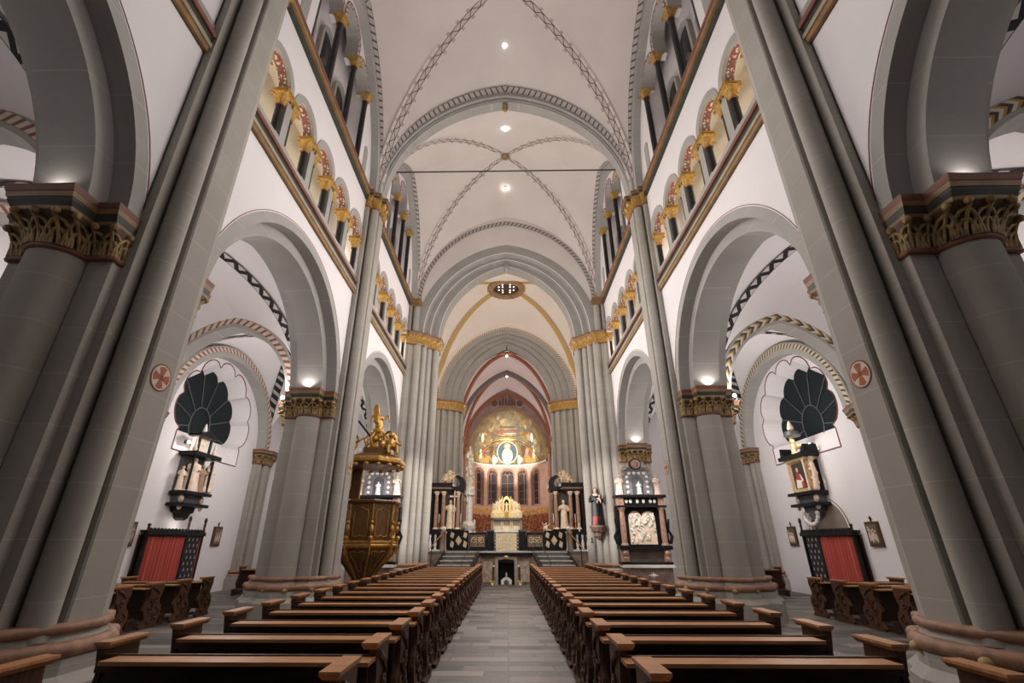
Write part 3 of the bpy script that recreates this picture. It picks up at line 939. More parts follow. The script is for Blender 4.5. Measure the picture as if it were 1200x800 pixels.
    struct(AV.build(f'ceiling_{side}_aisle', PLASTER))
    for i, c in enumerate(PY):
        nm = ['near', 'far'][i]
        xm = (6.75 + X - .35) / 2; a = (X - .35 - 6.75) / 2
        T_ = thing('aisle_cross_arch', (s * xm, c, 5.6), f'pointed arch with painted front across the {side} aisle behind the {"nearest" if i == 0 else "second"} pier', 'arch', 'aisle cross arches')
        b = MB(s); b.band(parch(xm, a, 5.6, 8.18, 16), parch(xm, a + .32, 5.6, 8.62, 16), c - .26, c + .26, 'y'); b.build('grey_arch', STONE2, T_)
        pa = lambda q, z: [(u, c - .265, zz) for u, zz in parch(xm, a + q, 5.6, z, 16)]
        b = MB(s); b.ribbon(pa(.07, 8.29), pa(.25, 8.53)); b.build('painted_front', PREDW if s < 0 else PCHEV, T_)
    for i, c in enumerate(PY + (21.5,)):
        Rp = thing('wall_respond', (s * X, c, 0), f'slim grey half pier on the {side} aisle wall ' + ['behind the nearest pier', 'before the fan window', 'beyond the fan window'][i], 'respond', 'aisle wall responds')
        b = MB(s); b.box(X - .22, X + .02, c - .62, c + .62, .6, 5.05); b.lathe([(.17, .6), (.165, 5.05)], (X - .27, c, 0), 18)
        for d in (-1, 1): b.lathe([(.11, .6), (.11, 5.05)], (X - .22, c + d * .42, 0), 12)
        o = b.build('respond_shaft', STONE, Rp)
        Bq = [(X + .02, c - .64), (X - .24, c - .62)] + [(X - .35, c - .42)] + arcpts(X - .27, c, .185, 240, 120, 6) + [(X - .35, c + .42), (X - .24, c + .62), (X + .02, c + .64)]
        Tq = [(X + .02, c - .80), (X - .42, c - .80)] + [(X - .52, c - .5)] + resample([(X - .58, c - .36), (X - .66, c - .34), (X - .66, c + .34), (X - .58, c + .36)], 7) + [(X - .52, c + .5), (X - .42, c + .80), (X + .02, c + .80)]
        capital(Rp, Bq[::-1] if False else Bq, Tq, 5.0, 5.6, s, 'respond_capital', .26, loops=7)
        b = MB(s)
        for z0, z1, e in ((0, .42, .24), (.42, .5, .16)): b.box(X - .30 - e, X + .02, c - .66 - e, c + .66 + e, z0, z1)
        b.build('plinth', STONE, Rp)
        b = MB(s)
        for z0, e in ((.52, .10), (.66, .04)): b.tube([(X, c - .66 - e, z0), (X - .34 - e, c - .62 - e, z0), (X - .40 - e, c, z0), (X - .34 - e, c + .62 + e, z0), (X, c + .66 + e, z0)], .06, 8)
        b.build('base_moulding', TORUS, Rp)
    # aisle end wall
    b = MB(s); b.box(6.36, X + .5, 23.0, 23.3, 0, 11.3); struct(b.build(f'wall_{side}_aisle_end', PLASTER))
CROSSV = simple('crossing_plaster', (.71, .645, .59), .9, var=.04, vs=.6, spec=.15)
STONE3 = stone_mat('crossing_stone', (.33, .315, .295), .8)
PALEL = simple('pale_joint_paint', (.72, .69, .66), .9, var=.03)
# ------------------------------------------------------------------ crossing
KC = [(4.50, 21.28, .19), (4.20, 21.50, .15), (3.99, 21.78, .13), (3.68, 22.10, .19)]
for s in (1, -1):
    side = SIDE[s]
    P = thing('crossing_pier', (s * 4.4, 22, 0), f'tall bundled grey crossing pier on the {side}, ' + ('bearing the painted Madonna' if s > 0 else 'right of the gilded pulpit'), 'pier', 'crossing piers')
    b = MB(s)
    pts = [(6.35, 20.95), (6.35, 22.75), (3.62, 22.75), (3.62, 22.22), (3.86, 22.02), (3.86, 21.86), (4.1, 21.7), (4.1, 21.58), (4.36, 21.36), (4.42, 21.28), (4.62, 21.22), (4.98, 21.05), (4.98, 20.95)]
    b.prism(pts[::-1], .5, 11.0); b.build('pier_core', STONE, P)
    for x, y, r in KC:
        b = MB(s); b.lathe([(r, .5), (r, 10.95)], (x, y, 0), 20); b.build('pier_shaft', STONE, P)
    b = MB(s); b.lathe([(.24, 0), (.24, 5.0)], (5.67, 20.75, 0), 20, ) if False else None
    b.lathe([(.36, .5), (.36, 5.05)], (5.67, 20.92, 0), 24); b.build('half_column', STONE, P)
    B, T = half_out(21.68, -1)
    capital(P, B, T, 5.02, 5.73, s, 'arcade_capital', .30, loops=11)
    # shaft and step running on to the vault
    b = MB(s); b.lathe([(.17, 11.5), (.17, 13.0)], (4.66, 21.25, 0), 18); b.build('vault_shaft', STONE, P)
    b = MB(s); b.box(4.87, 5.02, 21.02, 21.2, .6, 13.0); b.build('wall_step', STONE, P)
    Bc = [(5.0, 20.98), (4.92, 20.98), (4.62, 21.12), (4.42, 21.12), (4.36, 21.3), (4.16, 21.36), (4.08, 21.5), (3.96, 21.66), (3.84, 21.78), (3.72, 21.92), (3.52, 22.0), (3.50, 22.2), (3.56, 22.7), (5.0, 22.7)]
    Tc = [(5.0, 20.9), (4.86, 20.84), (4.52, 20.98), (4.32, 21.0), (4.24, 21.2), (4.04, 21.26), (3.96, 21.4), (3.84, 21.54), (3.72, 21.66), (3.60, 21.78), (3.38, 21.86), (3.36, 22.1), (3.36, 22.75), (5.0, 22.75)]
    capital(P, Bc[::-1], Tc[::-1], 10.85, 11.5, s, 'crossing_capital', .2, loops=13, mats=(REDB, OCHRE, OCHRE, GILT))
    b = MB(s)
    for z0, z1, x0, y0 in ((13.0, 13.12, 4.52, 20.98), (13.12, 13.26, 4.44, 20.92), (13.26, 13.36, 4.42, 20.9)): b.box(x0, 5.02, y0, 21.42, z0, z1)
    b.build('vault_impost', OCHRE, P)
    O = [(5.0, 20.95), (6.0, 20.55), (6.4, 20.9), (6.4, 22.8), (3.5, 22.8), (3.46, 22.05), (3.8, 21.6), (4.1, 21.35), (4.3, 21.1)][::-1]
    O = [(4.3, 21.08), (4.98, 20.9), (5.35, 20.62), (5.67, 20.52), (6.0, 20.62), (6.35, 20.9), (6.35, 22.8), (3.60, 22.8), (3.56, 22.0), (3.86, 21.58), (4.08, 21.32)]
    for nm, pf, mt in (('base_moulding', [(.02, .95), (.09, .90), (.09, .86), (.02, .80)], TORUS), ('base_hollow', [(.03, .80), (.08, .7)], STONE), ('base_moulding', [(.08, .72), (.17, .66), (.17, .60), (.08, .54)], TORUS), ('plinth', [(.18, 0), (.18, .42), (.12, .54)], STONE)):
        b = MB(s); b.loft([[(x, y, z) for x, y in offset_out(O, d)] for d, z in pf][::-1] if pf[0][1] > pf[-1][1] else [[(x, y, z) for x, y in offset_out(O, d)] for d, z in pf], True, True, False); smooth_angle(b.build(nm, mt, P), 50)
b = MB()
pw = parch(0, 4.40, 11.5, 16.55, 20); ow = parch(0, 4.86, 13.36, 18.9, 20)
b.band(pw, [(u * 1.11, max(z, 13.3) if False else z2) for (u, z), (u2, z2) in zip(pw, ow)], 21.36, 21.62, 'y')
struct(b.build('wall_crossing', VAULT))
A_ = thing('crossing_arch', (0, 22, 11.5), 'wide pointed grey arch of several orders opening to the crossing', 'arch')
for nm, a, z, y0, y1, t in (('outer_order', 4.22, 16.36, 21.34, 21.75, .5), ('middle_order', 3.92, 16.17, 21.72, 22.08, .5), ('inner_order', 3.52, 15.93, 22.05, 22.72, .7)):
    b = MB(); b.band(parch(0, a, 11.5, z, 22), parch(0, a + t, 11.5, z + t * 1.15, 22), y0, y1, 'y'); b.build(nm, STONE3, A_)
    b = MB(); b.ribbon([(u, y0 - .006, z_) for u, z_ in parch(0, a + .015, 11.5, z + .02, 22)], [(u, y0 - .006, z_) for u, z_ in parch(0, a + .06, 11.5, z + .075, 22)]); b.build('pale_edge_line', PALEL, A_)
b = MB(); b.lathe([(.02, -.55), (.11, -.45), (.14, -.22), (.10, .05)], (0, 21.95, 16.05), 12); b.ell((0, 21.83, 15.82), (.09, .06, .14)); b.build('carved_keystone', STONE2, A_)
# wall arch stripe over the crossing arch
b = MB(); b.ribbon([(u, 21.335, z) for u, z in parch(0, 4.70, 13.36, 18.55, 20)], [(u, 21.335, z) for u, z in parch(0, 4.50, 13.36, 18.28, 20)])
b.build('striped_band', PSTRIPE, A_)
# crossing walls + vault + oculus
b = MB()
for s in (1, -1):
    q = MB(s); q.box(4.78, 5.2, 22.7, 29.4, 0, 17.5); b.add(q.v if s > 0 else [(-x, y, z) for x, y, z in q.v], q.f)
struct(b.build('wall_crossing_sides', CROSSV))
V = vault_web(None, 4.74, 22.6, 29.5, 10.5, 15.9, 15.9, 17.05, 30, 22)
OY = 26.05
V.f = [f for f in V.f if math.hypot(sum(V.v[i][0] for i in f) / len(f), sum(V.v[i][1] for i in f) / len(f) - OY) > 1.16]
V.sm = [True] * len(V.f); V.uv = [None] * len(V.f)
struct(V.build('ceiling_crossing', CROSSV))
T = struct_thing('crossing_vault_ribs', (0, OY, 16.9), 'four ochre painted ribs running from the vault oculus', 'vault ribs')
for sx in (1, -1):
    for sy in (1, -1):
        A, B = diag_ribbon(4.70, 22.65, 29.45, 10.5, 17.05, sx, sy, .40, .05); A, B = A[:25], B[:25]
        b = MB(); b.ribbon(A, B); b.build('ochre_rib', POCHRE, T)
T = thing('vault_oculus', (0, OY, 16.9), 'oval looking dark opening ringed with paint in the crossing vault', 'oculus')
b = MB(); b.lathe([(.98, -.02), (1.0, -.12), (.86, -.18), (.80, -.10), (.80, .5)], (0, OY, 16.93), 36); 
ringo = MB()
ringo.loft([[(r * cos(2 * PI * i / 40), OY + r * sin(2 * PI * i / 40), z) for i in range(40)] for r, z in ((1.25, 16.86), (1.15, 16.72), (.92, 16.68), (.84, 16.76), (.82, 17.3))], True, False, True); ringo.build('painted_ring', POCHRE_RING if 'POCHRE_RING' in globals() else OCHRE, T)
b = MB(); b.lathe([(.84, 0), (.84, .05)], (0, OY, 16.90), 36); b.build('dark_lid', simple('oculus_wood', (.05, .02, .018), .7), T)
for i in range(4):
    for j in range(4):
        x = (-.48, -.24, .24, .48)[i]; y = (-.48, -.2, .2, .48)[j]
        if math.hypot(x, y) < .66 :
            b = MB(); b.lathe([(.045, -.02), (.045, .02)], (x, OY + y, 16.885), 8); b.build('light_hole', emis('oculus_light', (1, .85, .8), 3.) if i + j == 0 else (bpy.data.materials.get('oculus_light') or emis('oculus_light', (1, .85, .8), 3.)), T)

# ------------------------------------------------------------------ eastern crossing arch and choir
ZP = 1.38
for s in (1, -1):
    P = thing('choir_pier', (s * 3.9, 30, ZP), f'grey bundled pier on the {SIDE[s]} beside the dark side altar', 'pier', 'choir piers')
    b = MB(s); b.prism([(4.8, 29.3), (4.8, 31.0), (3.05, 31.0), (3.05, 30.3), (3.4, 30.1), (3.4, 29.85), (3.8, 29.75), (3.8, 29.6), (4.3, 29.5), (4.5, 29.3)][::-1], ZP, 9.9); b.build('pier_core', STONE, P)
    for x, y, r in ((4.5, 29.35, .16), (4.18, 29.45, .15), (3.78, 29.65, .17), (3.38, 29.9, .17), (3.06, 30.3, .14)):
        b = MB(s); b.lathe([(r, ZP), (r, 9.85)], (x, y, 0), 16); b.build('pier_shaft', STONE, P)
    Bc = [(4.85, 29.15), (4.4, 29.18), (4.0, 29.3), (3.6, 29.5), (3.2, 29.75), (2.93, 30.15), (2.93, 31), (4.85, 31)]
    Tc = [(4.85, 29.0), (4.35, 29.02), (3.92, 29.14), (3.5, 29.34), (3.08, 29.6), (2.78, 30.05), (2.78, 31), (4.85, 31)]
    capital(P, Bc, Tc, 9.75, 10.4, s, 'choir_capital', .16, loops=11, mats=(OCHRE, OCHRE, REDB, GILT))
A_ = thing('choir_arch', (0, 29.8, 10.4), 'lower pointed grey arch of four orders before the choir', 'arch')
for k, (a, z, y0, y1, t) in enumerate(((4.15, 15.22, 29.32, 29.7, .42), (3.75, 15.05, 29.62, 29.95, .45), (3.38, 14.85, 29.9, 30.25, .45), (3.02, 14.6, 30.2, 30.9, .6))):
    b = MB(); b.band(parch(0, a, 10.4, z, 20), parch(0, a + t, 10.4, z + t, 20), y0, y1, 'y'); b.build('arch_order', STONE3, A_)
b = MB(); b.ribbon([(u, 29.315, z) for u, z in parch(0, 4.60, 10.4, 15.68, 20)], [(u, 29.315, z) for u, z in parch(0, 4.45, 10.4, 15.52, 20)]); b.build('dotted_edge', PROPE, A_)
b = MB(); pw = parch(0, 4.5, 10.4, 15.6, 20); b.band(pw, [(u * 1.2, max(z + .2, 17.4)) for u, z in pw], 29.36, 29.6, 'y'); struct(b.build('wall_choir_arch', CROSSV))
b = MB(); b.tube([(0, 30.2, 14.62), (0, 30.2, 14.2)], .03); tag(b.build('hook', IRON), 'small dark iron hook hanging under the choir arch', 'hook')

CX_ = 3.75
REDRIB = simple('brown_red_rib', (.26, .085, .035), .6, var=.2)
b = MB()
for s in (1, -1):
    x0, x1 = sorted((s * CX_, s * (CX_ + .4))); b.box(x0, x1, 30.9, 40.4, 0, 15.5)
struct(b.build('wall_choir', PINKV))
V = MB()
for y0, y1 in ((30.9, 35.1), (35.5, 39.9)):
    w = vault_web(None, CX_, y0, y1, 9.2, 14.55, 14.2, 15.25, 14, 8); V.add(w.v, w.f, True)
struct(V.build('ceiling_choir', PINKV))
for i, (y0, y1) in enumerate(((30.9, 35.1), (35.5, 39.9))):
    T = struct_thing('choir_vault_ribs', (0, (y0 + y1) / 2, 15.2), f'brown red crossing ribs of the {"front" if i == 0 else "rear"} choir vault bay', 'vault ribs', 'choir vault ribs')
    for sx in (1, -1):
        for sy in (1, -1):
            A, B = diag_ribbon(CX_, y0, y1, 9.2, 15.22, sx, sy, .30, .0)
            b = MB(); b.tube([(p + q) / 2 - Vector((0, 0, .08)) for p, q in zip(A, B)], .14, 8); b.build('red_rib', REDRIB, T)
    b = MB(); b.lathe([(.02, -.3), (.16, -.24), (.2, -.1), (.2, .05)], (0, (y0 + y1) / 2, 15.2), 14); b.build('keystone', OCHRE, T)
    t = thing('choir_lamp', (0, (y0 + y1) / 2 - .25, 14.95), f'bright small lamp beside the {"front" if i == 0 else "rear"} choir keystone', 'lamp', 'choir lamps')
    b = MB(); b.cyl(0, (y0 + y1) / 2 - .25, 14.86, 15.05, .06); b.build('lamp_housing', WHITEM, t)
    b = MB(); b.ell((0, (y0 + y1) / 2 - .25, 14.84), .075); b.build('bulb', LAMPW, t)
DARKARCH = simple('dark_purple_stone', (.15, .115, .115), .8, var=.15)
A_ = thing('choir_rib_arch', (0, 35.3, 9.2), 'grey pointed arch across the choir between the red ribbed bays', 'arch')
b = MB(); b.band(parch(0, 3.50, 9.2, 14.3, 18), parch(0, 3.80, 9.2, 14.65, 18), 35.05, 35.55, 'y'); b.build('arch_order', DARKARCH, A_)
for s in (1, -1):
    for y in (31.2, 35.3, 39.7):
        R_ = thing('choir_wall_shaft', (s * 3.6, y, 2.4), f'reddish choir wall shaft on the {SIDE[s]}, ' + {31.2: 'behind the side altar', 35.3: 'halfway along the choir', 39.7: 'next to the apse'}[y], 'shaft', 'choir wall shafts')
        b = MB(s); b.cyl(3.55, y, 2.4, 8.7, .14); b.build('shaft', PINKM, R_)
        b = MB(s); b.lathe([(.15, 0), (.18, .1), (.3, .38), (.33, .5)], (3.55, y, 8.7), 12); b.build('shaft_capital', OCHRE, R_)

# ------------------------------------------------------------------ apse
AY = 40.4; AR = 3.46
A_ = thing('apse_arch', (0, 40.1, 9.2), 'dark arch and painted wall above the golden apse', 'arch')
b = MB(); el = lambda q: [(-(AR + q) * cos(PI * i / 30), CZ0 + (CH + q) * sin(PI * i / 30)) for i in range(31)]
CZ0, CH = 8.35, 4.4
b.band(el(-.03), [(u, max(z, 8.35)) for u, z in parch(0, 3.9, 8.8, 14.9, 15)], 39.9, 40.45, 'y'); b.build('painted_gable', simple('painted_gable', (.23, .17, .165), .85, var=.25, vs=2.5), A_)
b = MB(); b.band(parch(0, 3.55, 9.3, 13.9, 15), parch(0, 3.75, 9.3, 14.2, 15), 39.8, 40.0, 'y'); b.build('dark_rib', REDRIB, A_)
b = MB(); b.band(el(-.05), el(.10), 39.86, 39.9, 'y'); b.build('ochre_edge', OCHRE, A_)
b = MB()
for x, r in ((-1.05, .3), (1.05, .3)): b.lathe([(r, -.01), (r, .01)], n=20); 
b = MB()
def disc(b, x, y, z, r, t=.02, n=20): b.prismy([(x + r * cos(2 * PI * i / n), z + r * sin(2 * PI * i / n)) for i in range(n)], y - t, y)
simple('umber_paint', (.10, .055, .04), .8)
for x in (-1.12, 1.12):
    b = MB(); disc(b, x, 39.88, 13.16, .26); b.build('painted_roundel', bpy.data.materials['umber_paint'], A_)
b = MB()
for i, x in enumerate((-.62, -.36, -.08, .2, .44, .66)):
    h = (.62, .9, .78, .95, .85, .6)[i]
    b.prismy([(x - .12, 12.98), (x + .12, 12.98), (x + .09, 12.98 + h * .6), (x + .03, 12.98 + h * .7), (x + .05, 12.98 + h * .85), (x, 12.98 + h), (x - .06, 12.98 + h * .85), (x - .03, 12.98 + h * .7), (x - .1, 12.98 + h * .55)], 39.85, 39.88)
b.build('painted_figures', bpy.data.materials['umber_paint'], A_)

def mosaic_mat():
    m, nt, b = newmat('conch_mosaic'); k = N(nt); p = k.pos(); x, y, z = k.sep(p)
    v = k.n('ShaderNodeTexVoronoi'); v.inputs['Scale'].default_value = 2.6
    mp = k.n('ShaderNodeMapping'); k.l(p, mp.inputs[0]); mp.inputs['Scale'].default_value = (1.6, .7, 1.); k.l(mp.outputs[0], v.inputs['Vector'])
    wn = k.n('ShaderNodeTexWhiteNoise', noise_dimensions='3D'); k.l(v.outputs['Position'], wn.inputs['Vector'])
    r = wn.outputs[0]
    c = k.mix(k.math('GREATER_THAN', r, .35), (.34, .24, .085), (.20, .175, .13))
    c = k.mix(k.math('GREATER_THAN', r, .6), c, (.115, .14, .14)); c = k.mix(k.math('GREATER_THAN', r, .80), c, (.27, .125, .07)); c = k.mix(k.math('GREATER_THAN', r, .92), c, (.50, .43, .33))
    t = k.ramp(k.noise(14, 3, p), .35, .65)
    c = k.mix(k.math('MULTIPLY', t, .4), c, (.42, .31, .14))
    k.l(c, b.inputs['Base Color']); b.inputs['Roughness'].default_value = .45; b.inputs['Metallic'].default_value = .15
    return m


CZ0, CH = 8.35, 4.4
def conch(a, t, d=0.):
    """a: 0..pi around, t: 0..pi/2 up"""
    return ((AR - d) * cos(a) * cos(t), AY + (AR - d) * sin(a) * cos(t), CZ0 + (CH - d) * sin(t))
T = thing('apse_conch', (0, AY, CZ0), 'half dome of the apse covered in golden figure mosaic', 'mosaic')
b = MB(); b.grid(lambda u, v: conch(PI * (1 - u), PI / 2 * v), 40, 20); b.build('mosaic_ground', mosaic_mat(), T)
MG = simple('mosaic_gold', (.55, .36, .12), .4, .3, var=.4, vs=9); MB_ = simple('mosaic_blue', (.09, .15, .20), .5, var=.3, vs=9); MW = simple('mosaic_white', (.85, .78, .62), .5, var=.2, vs=14); MR = simple('mosaic_red', (.33, .11, .06), .5, var=.4, vs=9); MBR = simple('mosaic_umber', (.16, .085, .035), .5, var=.4, vs=9)
def on_conch(pts, d): 
    """(u metres sideways, w metres up along the shell) -> point on the shell"""
    out = []
    for u, w in pts:
        t = w / 4.9; t = min(1.5, max(.0, t)); a = PI / 2 - u / (AR * max(.25, cos(t)))
        out.append(conch(a, t, d))
    return out
def patch(name, mat, cu, cw, ru, rw, d, ri=0., n=28, f=None):
    b = MB(); m_ = 3
    rings = []
    for j in range(m_ + 1):
        q = ri + (1 - ri) * j / m_
        rings.append(on_conch([(cu + ru * q * cos(2 * PI * i / n) * (f(2 * PI * i / n) if f else 1), cw + rw * q * sin(2 * PI * i / n) * (f(2 * PI * i / n) if f else 1)) for i in range(n)], d))
    b.loft(rings, True, False, True)
    return b.build(name, mat, T)
patch('blue_mandorla', MB_, 0, 1.35, .92, 1.12, .03)
patch('mandorla_rim', MW, 0, 1.35, 1.0, 1.2, .04, .91)
patch('central_figure', MW, 0, 1.15, .50, .80, .05, f=lambda a: 1 - .18 * sin(a))
patch('figure_head', MW, 0, 1.98, .20, .24, .06)
patch('halo', MG, 0, 1.98, .32, .36, .05, .62)
for d in (-1, 1):
    patch('gold_wing', MBR, d * 1.55, 1.5, .22, .62, .04, f=lambda a: 1 + .25 * sin(3 * a)); patch('kneeling_figure', MW, d * 1.2, .55, .25, .45, .05, f=lambda a: 1 + .2 * cos(3 * a))
    patch('orange_ground', MG, d * 2.4, .62, .75, .5, .03, f=lambda a: 1 + .15 * sin(5 * a)); patch('standing_angel', MR, d * 2.35, 1.25, .26, .55, .04, f=lambda a: 1 + .2 * sin(4 * a)); patch('angel_robe', MW, d * 2.75, 1.0, .16, .5, .045)
    patch('upper_saint', MW, d * 2.6, 2.7, .18, .5, .04); patch('upper_saint', MR, d * 1.9, 3.3, .2, .34, .04, f=lambda a: 1 + .3 * cos(2 * a))
patch('gold_oval', MG, 0, 2.72, .75, .16, .05); patch('umber_oval', MBR, 0, 4.2, .8, .12, .05)
b = MB()
b.tube(on_conch([(-3.4 + 6.8 * i / 24, .25 + 2.35 * sin(PI * i / 24) ** .8) for i in range(25)], .05), .05, 6); b.build('gold_arc', MG, T)
b = MB(); b.tube(on_conch([(-2.6 + 5.2 * i / 20, 3.35 - .35 * sin(PI * i / 20)) for i in range(21)], .05), .04, 6); b.build('gold_arc', MG, T)
patch('city_band', MR, 0, 3.55, 1.1, .3, .045, f=lambda a: 1 + .15 * sin(7 * a)); patch('city_light', MW, .25, 3.42, .65, .07, .055)
# drum with windows
ang = lambda x: x
APW = simple('apse_pink_wall', (.56, .36, .29), .8, var=.15, vs=2)
b = MB()
WA = [0, 23.5, -23.5, 46.5, -46.5]
def apt(th, z, r=AR): return (r * sin(radians(th)), AY + r * cos(radians(th)), z)
def arcwall(b, t0, t1, z0, z1, r=AR, n=6):
    b.grid(lambda u, v: apt(t0 + (t1 - t0) * u, z0 + (z1 - z0) * v, r), n, 1)
arcwall(b, -90, 90, 2.2, 4.75, n=40)
hw = [9.2, 7.0, 7.0, 7.2, 7.2]
edges = sorted([(WA[i] - hw[i], WA[i] + hw[i]) for i in range(5)])
prev = -90
for e0, e1 in edges:
    arcwall(b, prev, e0, 4.75, 8.4); prev = e1
arcwall(b, prev, 90, 4.75, 8.4)
for i in range(5):
    th, h = WA[i], hw[i]; rr = AR * radians(h); zt = 7.95 - rr
    for k in range(10):
        a0, a1 = PI * k / 10, PI * (k + 1) / 10
        t0, t1 = th - h * cos(a0), th - h * cos(a1); z0, z1 = zt + rr * sin(a0), zt + rr * sin(a1)
        b.add([apt(t0, z0), apt(t1, z1), apt(t1, 8.4), apt(t0, 8.4)], [(0, 1, 2, 3)])
        b.add([apt(t0, z0), apt(t1, z1), apt(t1, z1, AR + .5), apt(t0, z0, AR + .5)], [(3, 2, 1, 0)], True)
    for q in (-h, h):
        b.add([apt(th + q, 4.75), apt(th + q, zt), apt(th + q, zt, AR + .5), apt(th + q, 4.75, AR + .5)], [(0, 1, 2, 3)])
    b.add([apt(th - h, 4.75), apt(th + h, 4.75), apt(th + h, 5.0, AR + .5), apt(th - h, 5.0, AR + .5)], [(0, 1, 2, 3)])
struct(b.build('wall_apse', APW))
for i in range(5):
    th, h = WA[i], hw[i]; rr = AR * radians(h); zt = 7.95 - rr; R2 = AR + .40
    w = MB(); pts = [apt(th - h, 4.7, R2), apt(th + h, 4.7, R2)] + [apt(th + h * cos(PI * k / 12), zt + rr * sin(PI * k / 12), R2) for k in range(13)]
    w.add(pts, [tuple(range(len(pts)))]); g = struct(w.build(f'window_{50 + i}', simple('apse_glass', (.03, .022, .03), .6, var=.6, vs=12) if i == 0 else bpy.data.materials['apse_glass'])); WL[g] = (0, 0, 0)
    L = MB(); R3 = R2 - .03; pk = PINKM
    L.tube([apt(th, 4.75, R3), apt(th, zt + .15, R3)], .035, 5)
    for z in (5.4, 6.1, 6.8): L.tube([apt(th - h, z, R3), apt(th + h, z, R3)], .022, 5)
    for q in (-.5, .5): L.tube([apt(th + h * (q + .5 * cos(PI * k / 8)), zt - .1 + rr * .55 * sin(PI * k / 8), R3) for k in range(9)], .03, 5)
    L.tube([apt(th + h * .36 * cos(2 * PI * k / 10), zt + rr * .62 + rr * .3 * sin(2 * PI * k / 10), R3) for k in range(11)], .025, 5)
    L.build('tracery', PINKM, g)
    L = MB()
    for q in (-1.12, 1.12): L.cyl(*apt(th + h * q, 0, AR - .07)[:2], 4.85, zt, .055, 8)
    L.tube([apt(th + h * 1.12 * cos(PI * k / 14), zt + rr * 1.12 * sin(PI * k / 14), AR - .07) for k in range(15)], .055, 7)
    L.build('window_shafts', PINKM, g)
# cornice under the conch and gilded dado bands
b = MB(); b.loft([[apt(-90 + 180 * i / 40, z, r) for i in range(41)] for r, z in ((AR, 8.2), (AR - .1, 8.22), (AR - .14, 8.34), (AR - .14, 8.42), (AR, 8.45))], False, False, True); o = struct(b.build('trim_90', WHITEM))
b = MB()
for i in range(44): b.ell(apt(-86 + 172 * i / 43, 8.23, AR - .12), (.05, .05, .045), 6, 4)
WL[o] = (0, 0, 0); b.build('dentils', DGREY, o)
b = MB(); arcwall(b, -80, 80, 4.1, 4.55, AR - .03, 30); o = struct(b.build('trim_91', simple('gilded_frieze', (.62, .34, .12), .5, .2, var=.5, vs=7)))
def dado():
    m, nt, b = newmat('apse_dado'); k = N(nt); p = k.pos()
    v = k.n('ShaderNodeTexVoronoi'); v.inputs['Scale'].default_value = 5.; k.l(p, v.inputs['Vector'])
    c = k.mix(k.ramp(v.outputs['Distance'], .2, .5), (.52, .20, .09), (.20, .06, .03)); k.l(c, b.inputs['Base Color']); b.inputs['Roughness'].default_value = .6; return m
b = MB(); arcwall(b, -80, 80, 2.4, 4.05, AR - .03, 30); struct(b.build('trim_92', dado()))
# ------------------------------------------------------------------ pews
def scroll_pts(cy, cz, r, n=14, t0=0, turns=1.4, d=1):
    return [(cy + r * (1 - .75 * i / n) * cos(t0 + d * 2 * PI * turns * i / n), cz + r * (1 - .75 * i / n) * sin(t0 + d * 2 * PI * turns * i / n)) for i in range(n + 1)]


